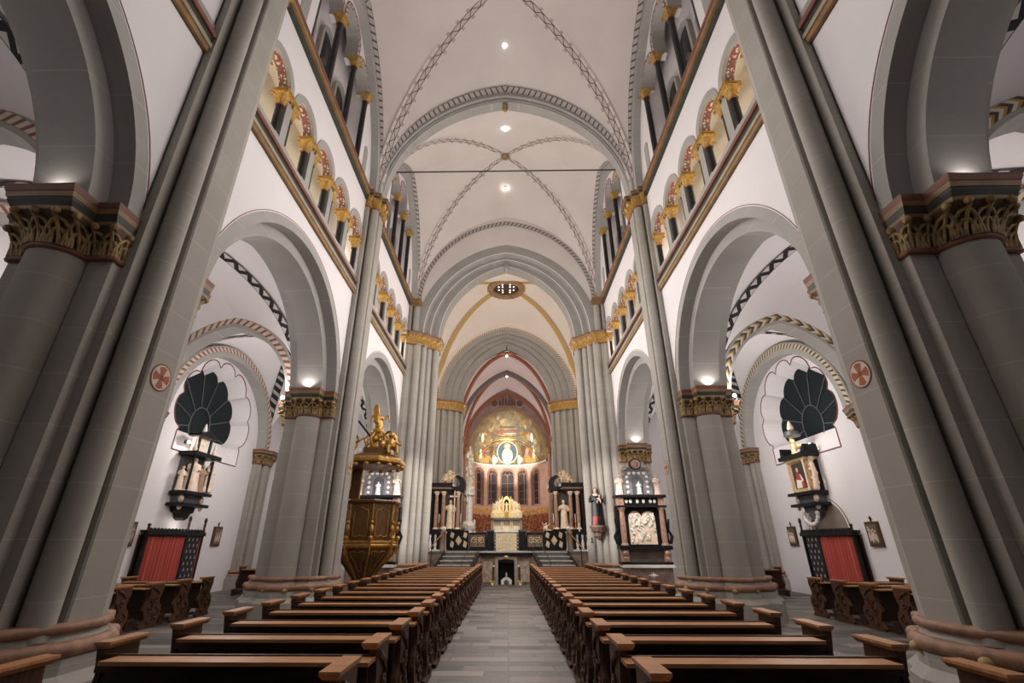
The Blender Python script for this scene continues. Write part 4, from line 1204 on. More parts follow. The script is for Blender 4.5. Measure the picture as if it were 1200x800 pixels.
def make_pew(name, x0, x1, y, zt, label, cat, group, ornate=False):
    """pew whose users face +y; y = front edge of the end caps (towards the camera); zt = height of the end caps"""
    T = thing(name, ((x0 + x1) / 2, y, 0), label, cat, group)
    q = zt / .95
    prof = [(.02, 0), (.50, 0), (.52, .05), (.46, .09), (.50, .20), (.53, .34), (.49, .44), (.42, .50), (.40, .58), (.43, .68), (.46, .78), (.44, .91), (.03, .91), (.06, .80), (.09, .70), (.07, .60), (.00, .50), (-.03, .40), (.02, .30), (.07, .20), (.03, .09), (-.02, .05)]
    if ornate: prof = [(a * 1.05, b) for a, b in prof]
    for xe, d in ((x0, -1), (x1, 1)):
        xa, xb = sorted((xe, xe - d * .065))
        b = MB(); b.prismx([(y + a, c * q) for a, c in prof], xa, xb); e = b.build('bench_end', WMID, T)
        b = MB(); xa2, xb2 = sorted((xe + d * .015, xe - d * .125))
        b.loft([[(xa2 + .02, y + .02, zt - .05), (xb2 - .02, y + .02, zt - .05), (xb2 - .02, y + .46, zt - .05), (xa2 + .02, y + .46, zt - .05)],
                [(xa2, y, zt - .02), (xb2, y, zt - .02), (xb2, y + .48, zt - .02), (xa2, y + .48, zt - .02)], [(xa2, y, zt), (xb2, y, zt), (xb2, y + .48, zt), (xa2, y + .48, zt)]])
        b.build('end_cap', WTOP, e)
        b = MB(); xo = xe + d * .008
        for (cy, cz, r, t0, dd) in ((.36, .28, .13, PI / 2, -1), (.14, .42, .10, -PI / 2, 1), (.30, .62, .09, PI, 1), (.22, .13, .07, 0, 1)):
            b.tube([(xo, y + a, c * q) for a, c in scroll_pts(cy, cz, r, 14, t0, 1.3, dd)], .021, 5, .012)
            b.ell((xo, y + cy, cz * q), (.03, .035, .035), 7, 5)
        b.tube([(xo, y + .10, .86 * q), (xo + d * .01, y + .24, .80 * q), (xo, y + .36, .70 * q), (xo, y + .30, .52 * q)], .028, 5, .012)
        b.tube([(xo, y + .12, .62 * q), (xo + d * .02, y + .2, .5 * q), (xo, y + .2, .3 * q)], .03, 5, .014)
        b.build('scroll_carving', WMID, e)
    xi0, xi1 = x0 + .06, x1 - .06
    ia, ib = (.20, .0) if abs(x0) > abs(x1) else (.0, .20)
    b = MB(); b.box(x0 + ia + .005, x1 - ib - .005, y - .19, y + .03, (.822) * q, .85 * q); b.build('book_ledge', WTOP, T)
    b = MB(); b.box(xi0, xi1, y + .03, y + .065, .20 * q, .86 * q); b.box(xi0, xi1, y - .012, y + .03, .74 * q, .82 * q)
    n = max(2, round((x1 - x0) / .85))
    for i in range(n + 1):
        xx = xi0 + (xi1 - xi0) * i / n; b.box(max(xi0, xx - .04), min(xi1, xx + .04), y + .012, y + .035, .22 * q, .74 * q)
    b.build('backrest', WDARK, T)
    b = MB(); b.box(xi0, xi1, y + .065, y + .47, .42 * q, .455 * q); b.build('seat', WDARK, T)
    b = MB(); b.loft([[(xi0, y - .36, .17), (xi1, y - .36, .17), (xi1, y - .14, .20), (xi0, y - .14, .20)], [(xi0, y - .36, .20), (xi1, y - .36, .20), (xi1, y - .14, .23), (xi0, y - .14, .23)]])
    for xx in (xi0 + .02, (xi0 + xi1) / 2, xi1 - .06): b.box(xx, xx + .04, y - .34, y - .16, 0, .19); b.box(xx, xx + .04, y - .16, y + .04, .06, .12)
    b.build('kneeler', WDARK, T)
    return T


NR = 19
for nm, x0, x1 in (('left', -3.44, -1.09), ('right', .91, 3.24)):
    lab = lambda k: f'brown oak pew of the block {nm} of the middle aisle, ' + (f'{ORD[k]} row from the camera' if k < NR - 1 else 'last before the choir stairs')
    p0 = make_pew('pew', x0, x1, 3.53, .95, lab(0), 'pew', f'nave pews {nm} of the middle aisle')
    for k in range(1, NR):
        copy_thing(p0, ((x0 + x1) / 2, 3.53 + .945 * k, 0), lab(k))
for s in (1, -1):
    x0, x1 = sorted((s * 7.95, s * 10.15))
    ys = (10.45, 11.45, 12.45, 13.4)
    lab = lambda k: f'carved dark pew in the {SIDE[s]} side aisle, {ORD[k]} row from the camera'
    p0 = make_pew('aisle_pew', x0, x1, ys[0], .90, lab(0), 'pew', f'pews in the {SIDE[s]} side aisle', True)
    for k in (1, 2, 3): copy_thing(p0, ((x0 + x1) / 2, ys[k], 0), lab(k))
    b0 = make_pew('aisle_bench', *sorted((s * 8.1, s * 10.0)), 18.9, .95, f'small dark bench by the wall pier of the {SIDE[s]} aisle, beyond the confessional', 'bench', None)

# small things lying on the aisle pews
REDC = simple('red_cloth', (.30, .035, .022), .8, var=.25, vs=6)
b = MB(); b.loft([[(-8.62, 11.62, .434), (-8.22, 11.62, .434), (-8.22, 11.85, .434), (-8.62, 11.85, .434)], [(-8.60, 11.63, .50), (-8.24, 11.63, .50), (-8.24, 11.84, .50), (-8.60, 11.84, .50)]])
tag(b.build('cushion', REDC), 'small red cushion on a seat of the left aisle pews', 'cushion')
b = MB(); b.box(8.3, 8.5, 12.62, 12.78, .434, .45); b.box(8.31, 8.49, 12.63, 12.77, .45, .475)
tag(b.build('hymn_book', simple('orange_cover', (.45, .12, .04), .6)), 'orange red book on a seat of the right aisle pews', 'book')

# ------------------------------------------------------------------ statues
def robe(b, x, y, z, h, fx=0., fy=-1., lean=0., arms=((.35, .62), (.35, .62)), wide=1., child=False):
    """standing draped figure, h tall, facing (fx, fy); arms = (reach, height) for each hand"""
    f = Vector((fx, fy, 0)).normalized(); r = Vector((-f.y, f.x, 0)); o = Vector((x, y, z))
    def W(a, c, u): return tuple(o + r * a * h + f * c * h + Vector((lean * u * h, 0, u * h)))
    rings = []
    for u, ra, rb in ((0, .17, .13), (.05, .165, .125), (.2, .14, .11), (.38, .135, .10), (.52, .125, .085), (.6, .115, .08), (.7, .135, .085), (.78, .14, .08), (.815, .11, .065), (.835, .05, .045), (.86, .042, .042)):
        n = 18
        rings.append([W((ra * wide * (1 + (.09 * (1 - u) * sin(5 * 2 * PI * i / n + 1)))) * cos(2 * PI * i / n), (rb * wide * (1 + (.1 * (1 - u) * cos(4 * 2 * PI * i / n)))) * sin(2 * PI * i / n), u) for i in range(n)])
    b.loft(rings, True, True, True)
    rot = Matrix((r, f, Vector((0, 0, 1)))).transposed()
    b.ell(W(0, .012, .925), (.056 * h, .066 * h, .078 * h), 12, 9, rot)
    b.ell(W(0, .075, .918), (.012 * h, .018 * h, .02 * h), 6, 5, rot)
    for d, (re, hz) in zip((-1, 1), arms):
        sh = Vector(W(d * .125, 0, .785)); el = Vector(W(d * .19, .03, .63)); ha = Vector(W(d * .19 * (1 - re), .13 * (1 if re < .9 else .6) + .03, hz))
        b.tube([sh, (sh + el) / 2 + r * d * .015 * h, el], .045 * h, 8, .036 * h); b.tube([el, (el + ha) / 2, ha], .036 * h, 8, .022 * h)
        di = (ha - el).normalized()
        b.ell(ha + di * .02 * h, (.022 * h, .026 * h, .022 * h), 7, 5)
        for q in (-1.5, -.5, .5, 1.5): b.tube([ha + di * .03 * h + r * q * .009 * h, ha + di * (.062 - abs(q) * .004) * h + r * q * .011 * h], .0055 * h, 4)
        b.tube([ha - r * d * .015 * h, ha + di * .03 * h - r * d * .028 * h], .006 * h, 4)
    for d in (-1, 1): b.ell(W(d * .05, .12, .015), (.03 * h, .06 * h, .018 * h), 7, 5, rot)
    return b


def meld(o, size):
    m = o.modifiers.new('remesh', 'REMESH'); m.mode = 'VOXEL'; m.voxel_size = size; m.use_smooth_shade = True
    return o


def putto(b, x, y, z, h, fx, fy, a0=.5, wings=True):
    """small seated cherub"""
    f = Vector((fx, fy, 0)).normalized(); r = Vector((-f.y, f.x, 0)); o = Vector((x, y, z))
    def W(a, c, u): return tuple(o + r * a * h + f * c * h + Vector((0, 0, u * h)))
    b.ell(W(0, 0, .42), (.2 * h, .17 * h, .26 * h), 10, 8); b.ell(W(0, .03, .82), .155 * h, 10, 8); b.ell(W(0, .17, .8), .03 * h, 5, 4)
    for d in (-1, 1):
        b.tube([W(d * .17, 0, .58), W(d * .36, .08, .5 + a0 * .2 * d), W(d * .42, .25, .55 + a0 * .5 * d)], .07 * h, 7, .045 * h); b.ell(W(d * .43, .29, .56 + a0 * .5 * d), .055 * h, 6, 5)
        b.tube([W(d * .1, .05, .24), W(d * .2, .36, .24), W(d * .2, .42, -.02)], .10 * h, 7, .06 * h); b.ell(W(d * .2, .48, -.05), (.06 * h, .08 * h, .045 * h), 6, 5)
        if wings: b.tube([W(d * .08, -.14, .6), W(d * .4, -.26, .82), W(d * .6, -.24, .56)], .07 * h, 6, .02 * h)


# ------------------------------------------------------------------ pulpit
PX, PYY = -4.46, 15.75
T = thing('pulpit', (PX, PYY, 0), 'ornate brown and gold pulpit with a canopy of gilded figures before the second left pier', 'pulpit')
oct_ = lambda r, a=22.5, n=8: [(PX + r * cos(radians(a + 360 * i / n)), PYY + r * sin(radians(a + 360 * i / n))) for i in range(n)]
def octloft(name, prof, mat, par=T, a=22.5):
    b = MB(); b.loft([[(x, y, z) for x, y in oct_(r, a)] for r, z in prof]); return b.build(name, mat, par)
body = octloft('pulpit_body', [(.84, 1.78), (.88, 2.84)], WPULP)
octloft('pulpit_rim', [(.88, 2.84), (.98, 2.88), (1.0, 2.93), (.97, 2.97)], WPULP)
octloft('gilt_cornice', [(.86, 1.55), (.97, 1.60), (1.0, 1.66), (.95, 1.70), (.97, 1.74), (.86, 1.80)], GOLD)
bowl = octloft('lower_bowl', [(.12, .52), (.22, .56), (.30, .75), (.52, 1.05), (.80, 1.35), (.90, 1.56)], WPULP)
b = MB()
for i in range(8):
    a = radians(22.5 + 45 * i); pr = [(.14, .54), (.25, .58), (.33, .76), (.55, 1.05), (.83, 1.35), (.93, 1.56)]
    b.tube([(PX + r * cos(a), PYY + r * sin(a), z) for r, z in pr], .02, 6, .035)
    a2 = a + radians(22.5); c = .93
    pts = []
    for k in range(13):
        t = k / 12; ww = .26 * sin(PI * min(1, t * 1.05)) ** .7; rr = (.33 + .5 * t) * c
    for d in (-1, 1):
        b.tube([(PX + (r * c) * cos(a2) - d * w * sin(a2), PYY + (r * c) * sin(a2) + d * w * cos(a2), z) for r, z, w in ((.42, .92, .02), (.5, 1.02, .06), (.66, 1.2, .1), (.80, 1.34, .19), (.87, 1.47, .24), (.9, 1.5, .12), (.88, 1.46, .03))], .013, 5)
b.build('gilt_bowl_ribs', GOLD, bowl)
b = MB()
for i in range(8):
    a = radians(22.5 + 45 * i)
    b.tube([(PX + .87 * cos(a), PYY + .87 * sin(a), 1.8), (PX + .91 * cos(a), PYY + .91 * sin(a), 2.84)], .022, 6)
    b.ell((PX + .93 * cos(a), PYY + .93 * sin(a), 2.12), (.07, .07, .12), 8, 6); b.ell((PX + .96 * cos(a), PYY + .96 * sin(a), 2.30), .055, 7, 5)
    b.ell((PX + .98 * cos(a), PYY + .98 * sin(a), 1.86), (.08, .08, .07), 8, 5); b.tube([(PX + .98 * cos(a), PYY + .98 * sin(a), 1.9), (PX + .96 * cos(a), PYY + .96 * sin(a), 1.4)], .045, 6, .02)
    a2 = a + radians(22.5); R2 = .825
    pts = []
    for u, z in ((-.20, 1.92), (-.23, 2.1), (-.20, 2.3), (-.23, 2.5), (-.19, 2.66), (-.08, 2.68), (0, 2.74), (.08, 2.68), (.19, 2.66), (.23, 2.5), (.20, 2.3), (.23, 2.1), (.20, 1.92), (.1, 1.90), (0, 1.94), (-.1, 1.90), (-.20, 1.92)):
        pts.append((PX + R2 * cos(a2) - u * sin(a2), PYY + R2 * sin(a2) + u * cos(a2), z))
    b.tube(pts, .013, 5)
b.build('gilt_panel_frames', GOLD, body)
b = MB(); b.lathe([(.10, 0), (.10, .34), (.2, .38), (.2, .44), (.12, .48), (.12, .53)], (PX, PYY, 0), 14)
for i in range(10):
    a = 2 * PI * i / 10; b.ell((PX + .2 * cos(a), PYY + .2 * sin(a), .46), (.06, .06, .09), 7, 5)
b.build('gilt_foot', GOLD, T)
b = MB(); b.lathe([(.34, 0), (.34, .10), (.2, .14), (.16, .3)], (PX, PYY, 0), 16); b.build('foot_base', WPULP, T)
b = MB(); b.box(PX - .92, PX - .55, PYY + .52, PYY + .62, 2.9, 4.15); bp = b.build('back_panel', WPULP, T)
b = MB(); b.tube([(PX - .90, PYY + .46, 2.9), (PX - .98, PYY + .46, 3.15), (PX - .88, PYY + .46, 3.5), (PX - .90, PYY + .46, 4.1)], .05, 6); b.tube([(PX - .55, PYY + .5, 2.9), (PX - .53, PYY + .5, 4.1)], .03, 6); b.ell((PX - .98, PYY + .46, 3.05), (.08, .06, .12)); b.build('gilt_scroll', GOLD, bp)
can = octloft('canopy', [(.86, 4.04), (.98, 4.10), (1.0, 4.26), (.90, 4.34), (.78, 4.40), (.62, 4.44), (.60, 4.62), (.3, 4.66)], WPULP)
octloft('gilt_canopy_edge', [(.99, 4.10), (1.04, 4.14), (1.04, 4.22), (.99, 4.28)], GOLD)
for i in range(16):
    a = 2 * PI * i / 16; b = MB(); b.ell((PX + .93 * cos(a), PYY + .93 * sin(a), 4.03), (.09, .09, .06), 7, 5)
    b.build('gilt_drop', GOLD, can)
b = MB()
putto(b, PX - .62, PYY - .45, 4.44, .62, -.5, -1, .5); putto(b, PX + .58, PYY - .40, 4.44, .72, .6, -1, -.4); putto(b, PX + .05, PYY + .55, 4.5, .6, 0, 1)
meld(b.build('gilt_putti', GOLD, can), .022)
b = MB(); b.lathe([(.34, 4.62), (.30, 4.8), (.2, 4.95), (.16, 5.15), (.24, 5.22), (.20, 5.3), (.12, 5.36)], (PX, PYY, 0), 14)
for i in range(7):
    a = 2 * PI * i / 7; b.tube([(PX + .3 * cos(a), PYY + .3 * sin(a), 4.7), (PX + .44 * cos(a), PYY + .44 * sin(a), 4.95), (PX + .2 * cos(a), PYY + .2 * sin(a), 5.2)], .05, 6, .03)
for p in ((.0, -.25, 4.95, .12), (.12, -.2, 5.05, .09), (-.15, .1, 5.2, .1)): b.ell((PX + p[0], PYY + p[1], p[2]), p[3], 8, 6)
b.build('gilt_crown', GOLD, can)
b = MB(); robe(b, PX + .02, PYY, 5.20, .72, .4, -1, -.05, ((.5, .6), (.3, .68)), 1.5)
for q in range(5): b.tube([(PX - .13 + .02 * q, PYY - .12, 5.55), (PX - .20 + .05 * q, PYY - .12, 5.9 + .02 * (q % 2)), (PX - .17 + .035 * q, PYY - .12, 6.12 + .05 * (2 - abs(q - 2)))], .042, 6, .016)
for d in (-1, 1): b.tube([(PX + d * .1, PYY + .1, 5.7), (PX + d * .28, PYY + .14, 5.86), (PX + d * .34, PYY + .14, 5.6)], .06, 6, .02)
meld(b.build('gilt_top_figure', GOLD, can), .018)
b = MB(); b.tube([(PX - .62, PYY - .3, 5.55), (PX - .05, PYY - .3, 4.9)], .035, 6); b.build('dark_anchor_beam', BLACK, can)
b = MB(); b.loft([[(PX + .46 + .34 * cos(t), PYY - .25 + .1, 4.5 + .75 * sin(t)) for t in [PI * i / 14 for i in range(15)]], [(PX + .46 + .30 * cos(t), PYY - .25 - .05, 4.5 + .70 * sin(t)) for t in [PI * i / 14 for i in range(15)]], [(PX + .46 + .28 * cos(t), PYY - .25 + .1, 4.5 + .66 * sin(t)) for t in [PI * i / 14 for i in range(15)]]], False, False, True)
for i in range(6): b.ell((PX + .30 + .1 * (i % 3), PYY - .3, 4.52 + .16 * (i // 3)), (.1, .1, .1), 7, 5)
b.build('gilt_shell', GOLD, can)

# ------------------------------------------------------------------ side altars in front of the crossing piers
RELF = simple('pale_relief', (.85, .66, .53), .55, var=.25, vs=10, bump=.6, bs=16)
def pier_altar(s, label):
    X, Y = s * 5.32, 19.75
    T = thing('pier_altar', (X, Y, 0), label, 'altar', None)
    def bx(name, mat, x0, x1, y0, y1, z0, z1, par=T):
        b = MB(); b.box(X + x0, X + x1, Y + y0, Y + y1, z0, z1); return b.build(name, mat, par)
    m = bx('altar_block', simple('brown_veined_marble', (.20, .135, .11), .4, var=.35, vs=6) if not bpy.data.materials.get('brown_veined_marble') else bpy.data.materials['brown_veined_marble'], -.85, .85, -.45, .3, 0, .88)
    bx('altar_top', WHITEM, -.95, .95, -.52, .32, .88, .97)
    b = MB()
    for i in range(8):
        a = 2 * PI * i / 8; rr = .19 if i % 2 == 0 else .12
        b.tube([(X + .1, Y - .455, .62), (X + .1 + rr * cos(a), Y - .455, .62 + rr * .6 * sin(a))], .03, 5, .012)
    b.build('white_star', WHITEM, m)
    bx('predella', simple('brown_slab', (.09, .065, .05), .5, var=.3) if not bpy.data.materials.get('brown_slab') else bpy.data.materials['brown_slab'], -.72, .72, -.12, .2, 1.0, 1.5)
    bx('black_plinth', BLACK, -.98, .98, -.2, .3, .97, 1.06); bx('black_cornice', BLACK, -1.0, 1.0, -.34, .3, 1.5, 1.64)
    for d in (-1, 1):
        c = bx('console', PINKM, d * .80 - .12, d * .80 + .12, -.26, .1, 1.08, 1.5)
        b = MB(); b.ell((X + d * .8, Y - .28, 1.38), (.12, .06, .10)); b.ell((X + d * .8, Y - .28, 1.18), (.09, .05, .08)); b.build('console_scroll', PINKM, c)
        b = MB(); b.lathe([(.105, 1.72), (.115, 2.1), (.092, 2.86)], (X + d * .78, Y - .17, 0), 16); col = b.build('marble_column', PINKM, T)
        b = MB(); b.lathe([(.15, 1.64), (.15, 1.68), (.12, 1.72)], (X + d * .78, Y - .17, 0), 14); b.lathe([(.095, 2.86), (.12, 2.95), (.16, 3.03)], (X + d * .78, Y - .17, 0), 14)
        for i in range(8): b.ell((X + d * .78 + .13 * cos(i * PI / 4), Y - .17 + .13 * sin(i * PI / 4), 2.98), .03, 6, 4)
        b.build('column_trim', PINKM, col)
        b = MB(); b.tube([(X + d * 1.02, Y - .05, 1.7), (X + d * 1.12, Y - .05, 1.95), (X + d * 1.0, Y - .05, 2.2), (X + d * 1.06, Y - .05, 2.6)], .07, 6, .04); b.build('side_scroll', BLACK, T)
    bx('black_back', BLACK, -1.0, 1.0, -.02, .28, 1.64, 3.05)
    # twin arched relief
    pts = [(-.52, 1.68), (.52, 1.68)] + [(.26 + .26 * cos(PI * i / 10), 2.62 + .28 * sin(PI * i / 10)) for i in range(11)] + [(-.26 + .26 * cos(PI * i / 10), 2.62 + .28 * sin(PI * i / 10)) for i in range(11)]
    b = MB(); b.prismy([(X + x, z) for x, z in pts], Y - .10, Y - .02); rl = b.build('relief_panel', RELF, T)
    b = MB(); rnd = random.Random(5)
    for i in range(46):
        x = rnd.uniform(-.46, .46); z = rnd.uniform(1.74, 2.72)
        b.ell((X + x, Y - .11, z), (rnd.uniform(.035, .07), rnd.uniform(.04, .07), rnd.uniform(.05, .12)), 7, 5, Matrix.Rotation(rnd.uniform(-1, 1), 3, 'Y'))
        b.ell((X + x + .02, Y - .15, z + .11), (.028, .03, .036), 6, 5)
    b.build('relief_figures', simple('carved_relief', (.92, .80, .70), .55, var=.25, vs=12) if not bpy.data.materials.get('carved_relief') else bpy.data.materials['carved_relief'], rl)
    bx('black_entablature', BLACK, -.98, .98, -.32, .28, 3.03, 3.10); a = bx('attic_band', BLACK, -.78, .78, -.16, .26, 3.10, 3.40); bx('black_top_cornice', BLACK, -1.0, 1.0, -.34, .28, 3.40, 3.50)
    for x in (-.56, -.4, -.12, .12, .4, .56):
        b = MB(); b.ell((X + x, Y - .18, 3.26), (.065, .04, .085)); b.ell((X + x, Y - .22, 3.22), (.03, .02, .03), 6, 5); b.build('mask_relief', WHITEM, a)
    for d in (-1, 1): bx('attic_block', PINKM, d * .80 - .11, d * .80 + .11, -.26, .1, 3.10, 3.40)
    up = bx('upper_panel', bpy.data.materials.get('grey_veined_marble') or simple('grey_veined_marble', (.22, .215, .22), .4, var=.35, vs=6), -.58, .58, -.02, .2, 3.50, 4.45)
    b = MB(); b.prismy([(X - .62, 4.45), (X + .62, 4.45), (X + .45, 4.52), (X + .30, 4.62), (X - .30, 4.62), (X - .45, 4.52)], Y - .03, Y + .2); b.build('curved_top', DGREY, up)
    for x, z in [(d * .40, 3.62 + .20 * i) for i in range(4) for d in (-1, 1)] + [(x, 4.36) for x in (-.3, -.1, .1, .3)]:
        b = MB(); b.ell((X + x, Y - .04, z), (.07, .04, .068), 8, 5); b.build('coat_of_arms', WHITEM, up)
    nich = [(-.18, 3.52), (.18, 3.52)] + [(.18 * cos(PI * i / 10), 4.02 + .18 * sin(PI * i / 10)) for i in range(11)]
    b = MB(); b.prismy([(X + x * 1.18, 3.5 + (z - 3.5) * 1.05) for x, z in nich], Y - .06, Y - .02); fr = b.build('niche_frame', simple('slate_blue_frame', (.07, .07, .12), .5) if not bpy.data.materials.get('slate_blue_frame') else bpy.data.materials['slate_blue_frame'], T)
    b = MB(); b.prismy([(X + x, z) for x, z in nich], Y - .075, Y - .055); b.build('niche_back', DGREY, fr)
    b = MB(); robe(b, X + .02, Y - .14, 3.52, .52, 0, -1, 0, ((.5, .62), (.4, .7)), 1.25); meld(b.build('white_niche_figure', WHITEM, T), .012)
    for d in (-1, 1):
        b = MB(); robe(b, X + d * .78, Y - .06, 3.50, .80, d * .3, -1, -.05 * d, ((.6, .6), (.3, .75)), 1.1); meld(b.build('side_figure', ALAB, T), .016)
        b = MB(); b.tube([(X + d * .5, Y, 4.28), (X + d * .62, Y, 4.5), (X + d * .45, Y, 4.66), (X + d * .3, Y, 4.6)], .06, 6, .03); b.build('scroll', PINKM, T)
    b = MB(); b.prismy([(X + .25 * cos(2 * PI * i / 20), 4.74 + .23 * sin(2 * PI * i / 20)) for i in range(20)], Y - .05, Y + .15); rd = b.build('crowning_roundel', BLACK, T)
    b = MB(); b.prismy([(X + .2 * cos(2 * PI * i / 20), 4.74 + .185 * sin(2 * PI * i / 20)) for i in range(20)], Y - .07, Y - .04)
    for i in range(7): b.ell((X + .1 * cos(i * 1.1), Y - .08, 4.74 + .1 * sin(i * 1.7)), (.05, .03, .06), 6, 5)
    b.build('roundel_relief', PINKM, rd)
    return T

pier_altar(1, 'tall black and pink marble altar with a white relief at the right crossing pier')
pier_altar(-1, 'dark altar with shield and figures half hidden behind the pulpit')

# Madonna on a console
MX, MY = 3.86, 21.30
T = thing('madonna_statue', (MX, MY, 2.42), 'painted standing Madonna and child in a dark blue robe on the right crossing pier', 'statue')
b = MB(); robe(b, MX, MY, 2.42, 1.52, -.15, -1, 0, ((.55, .66), (.35, .72)), 1.0); SKINP = simple('skin_painted', (.62, .42, .33), .6, var=.1); MANT = simple('dark_blue_mantle', (.007, .010, .015), .5, var=.5, vs=10); meld(b.build('robed_body', MANT, T), .026)
b = MB(); b.ell((MX - .012, MY - .045, 2.42 + 1.52 * .925), (.078, .075, .115), 12, 9); b.ell((MX - .03, MY - .125, 3.82), (.018, .02, .03), 6, 5); b.build('face', SKINP, T)
for q in (-.1, .12):
    b = MB(); b.ell((MX + q, MY - .24, 3.44), (.045, .05, .035), 8, 6)
    for f in range(5): b.tube([(MX + q - .03 + .014 * f, MY - .27, 3.45), (MX + q - .035 + .016 * f, MY - .31, 3.46 + .004 * f)], .009, 4)
    b.build('hand', SKINP, T)
b = MB(); b.ell((MX - .02, MY - .10, 3.66), (.13, .08, .07), 10, 6); b.build('pale_veil', ALAB, T)
b = MB(); rings = []
for u, ra, rb in ((.02, .178, .135), (.2, .155, .12), (.4, .148, .112), (.55, .135, .10), (.68, .142, .095), (.79, .148, .09), (.82, .12, .075)):
    rings.append([(MX + 1.52 * ra * 1.03 * (1 + .09 * (1 - u) * sin(5 * t + 1)) * cos(t), MY - 1.52 * rb * 1.03 * (1 + .1 * (1 - u) * cos(4 * t)) * sin(t), 2.42 + 1.52 * u) for t in [-.55 * PI + 1.6 * PI * i / 20 + PI * .95 for i in range(21)]])
b.loft(rings, False, False, True); b.build('blue_mantle', MANT, T)
b = MB(); rings = []
for u, ra in ((0.005, .180), (.08, .176), (.16, .168), (.24, .160)):
    rings.append([(MX - .02 + 1.52 * ra * (1 + .06 * sin(6 * t)) * cos(t), MY - 1.52 * ra * .8 * sin(t), 2.42 + 1.52 * u) for t in [PI * .36 + PI * .40 * i / 12 for i in range(13)]])
b.loft(rings, False, False, True); b.build('red_dress', simple('red_dress_paint', (.36, .035, .03), .5, var=.2), T)
b = MB(); b.ell((MX, MY + .03, 3.86), (.105, .10, .13)); b.tube([(MX - .085, MY + .02, 3.86), (MX - .12, MY, 3.6)], .05, 7, .02); b.tube([(MX + .085, MY + .02, 3.86), (MX + .12, MY, 3.55)], .05, 7, .02); b.build('brown_hair', simple('brown_hair', (.10, .045, .025), .6), T)
b = MB(); putto(b, MX + .13, MY - .2, 3.32, .36, -.5, -1, .3, False); meld(b.build('child', bpy.data.materials['skin_painted'], T), .014)
T = thing('statue_console', (MX, MY, 1.84), 'carved brown stone console under the Madonna statue', 'console')
b = MB(); b.lathe([(.05, 1.84), (.10, 1.92), (.17, 2.0), (.19, 2.12), (.28, 2.2), (.34, 2.3), (.37, 2.36), (.37, 2.42)], (MX, MY, 0), 10, smooth=False); b.build('console_body', simple('brown_stone', (.20, .125, .10), .7, var=.3), T)
b = MB()
for i in range(10): b.ell((MX + .27 * cos(2 * PI * i / 10), MY + .27 * sin(2 * PI * i / 10), 2.22), (.05, .05, .05), 6, 5)
b.build('carved_leaves', simple('reddish_carving', (.26, .12, .10), .7, var=.3), T)
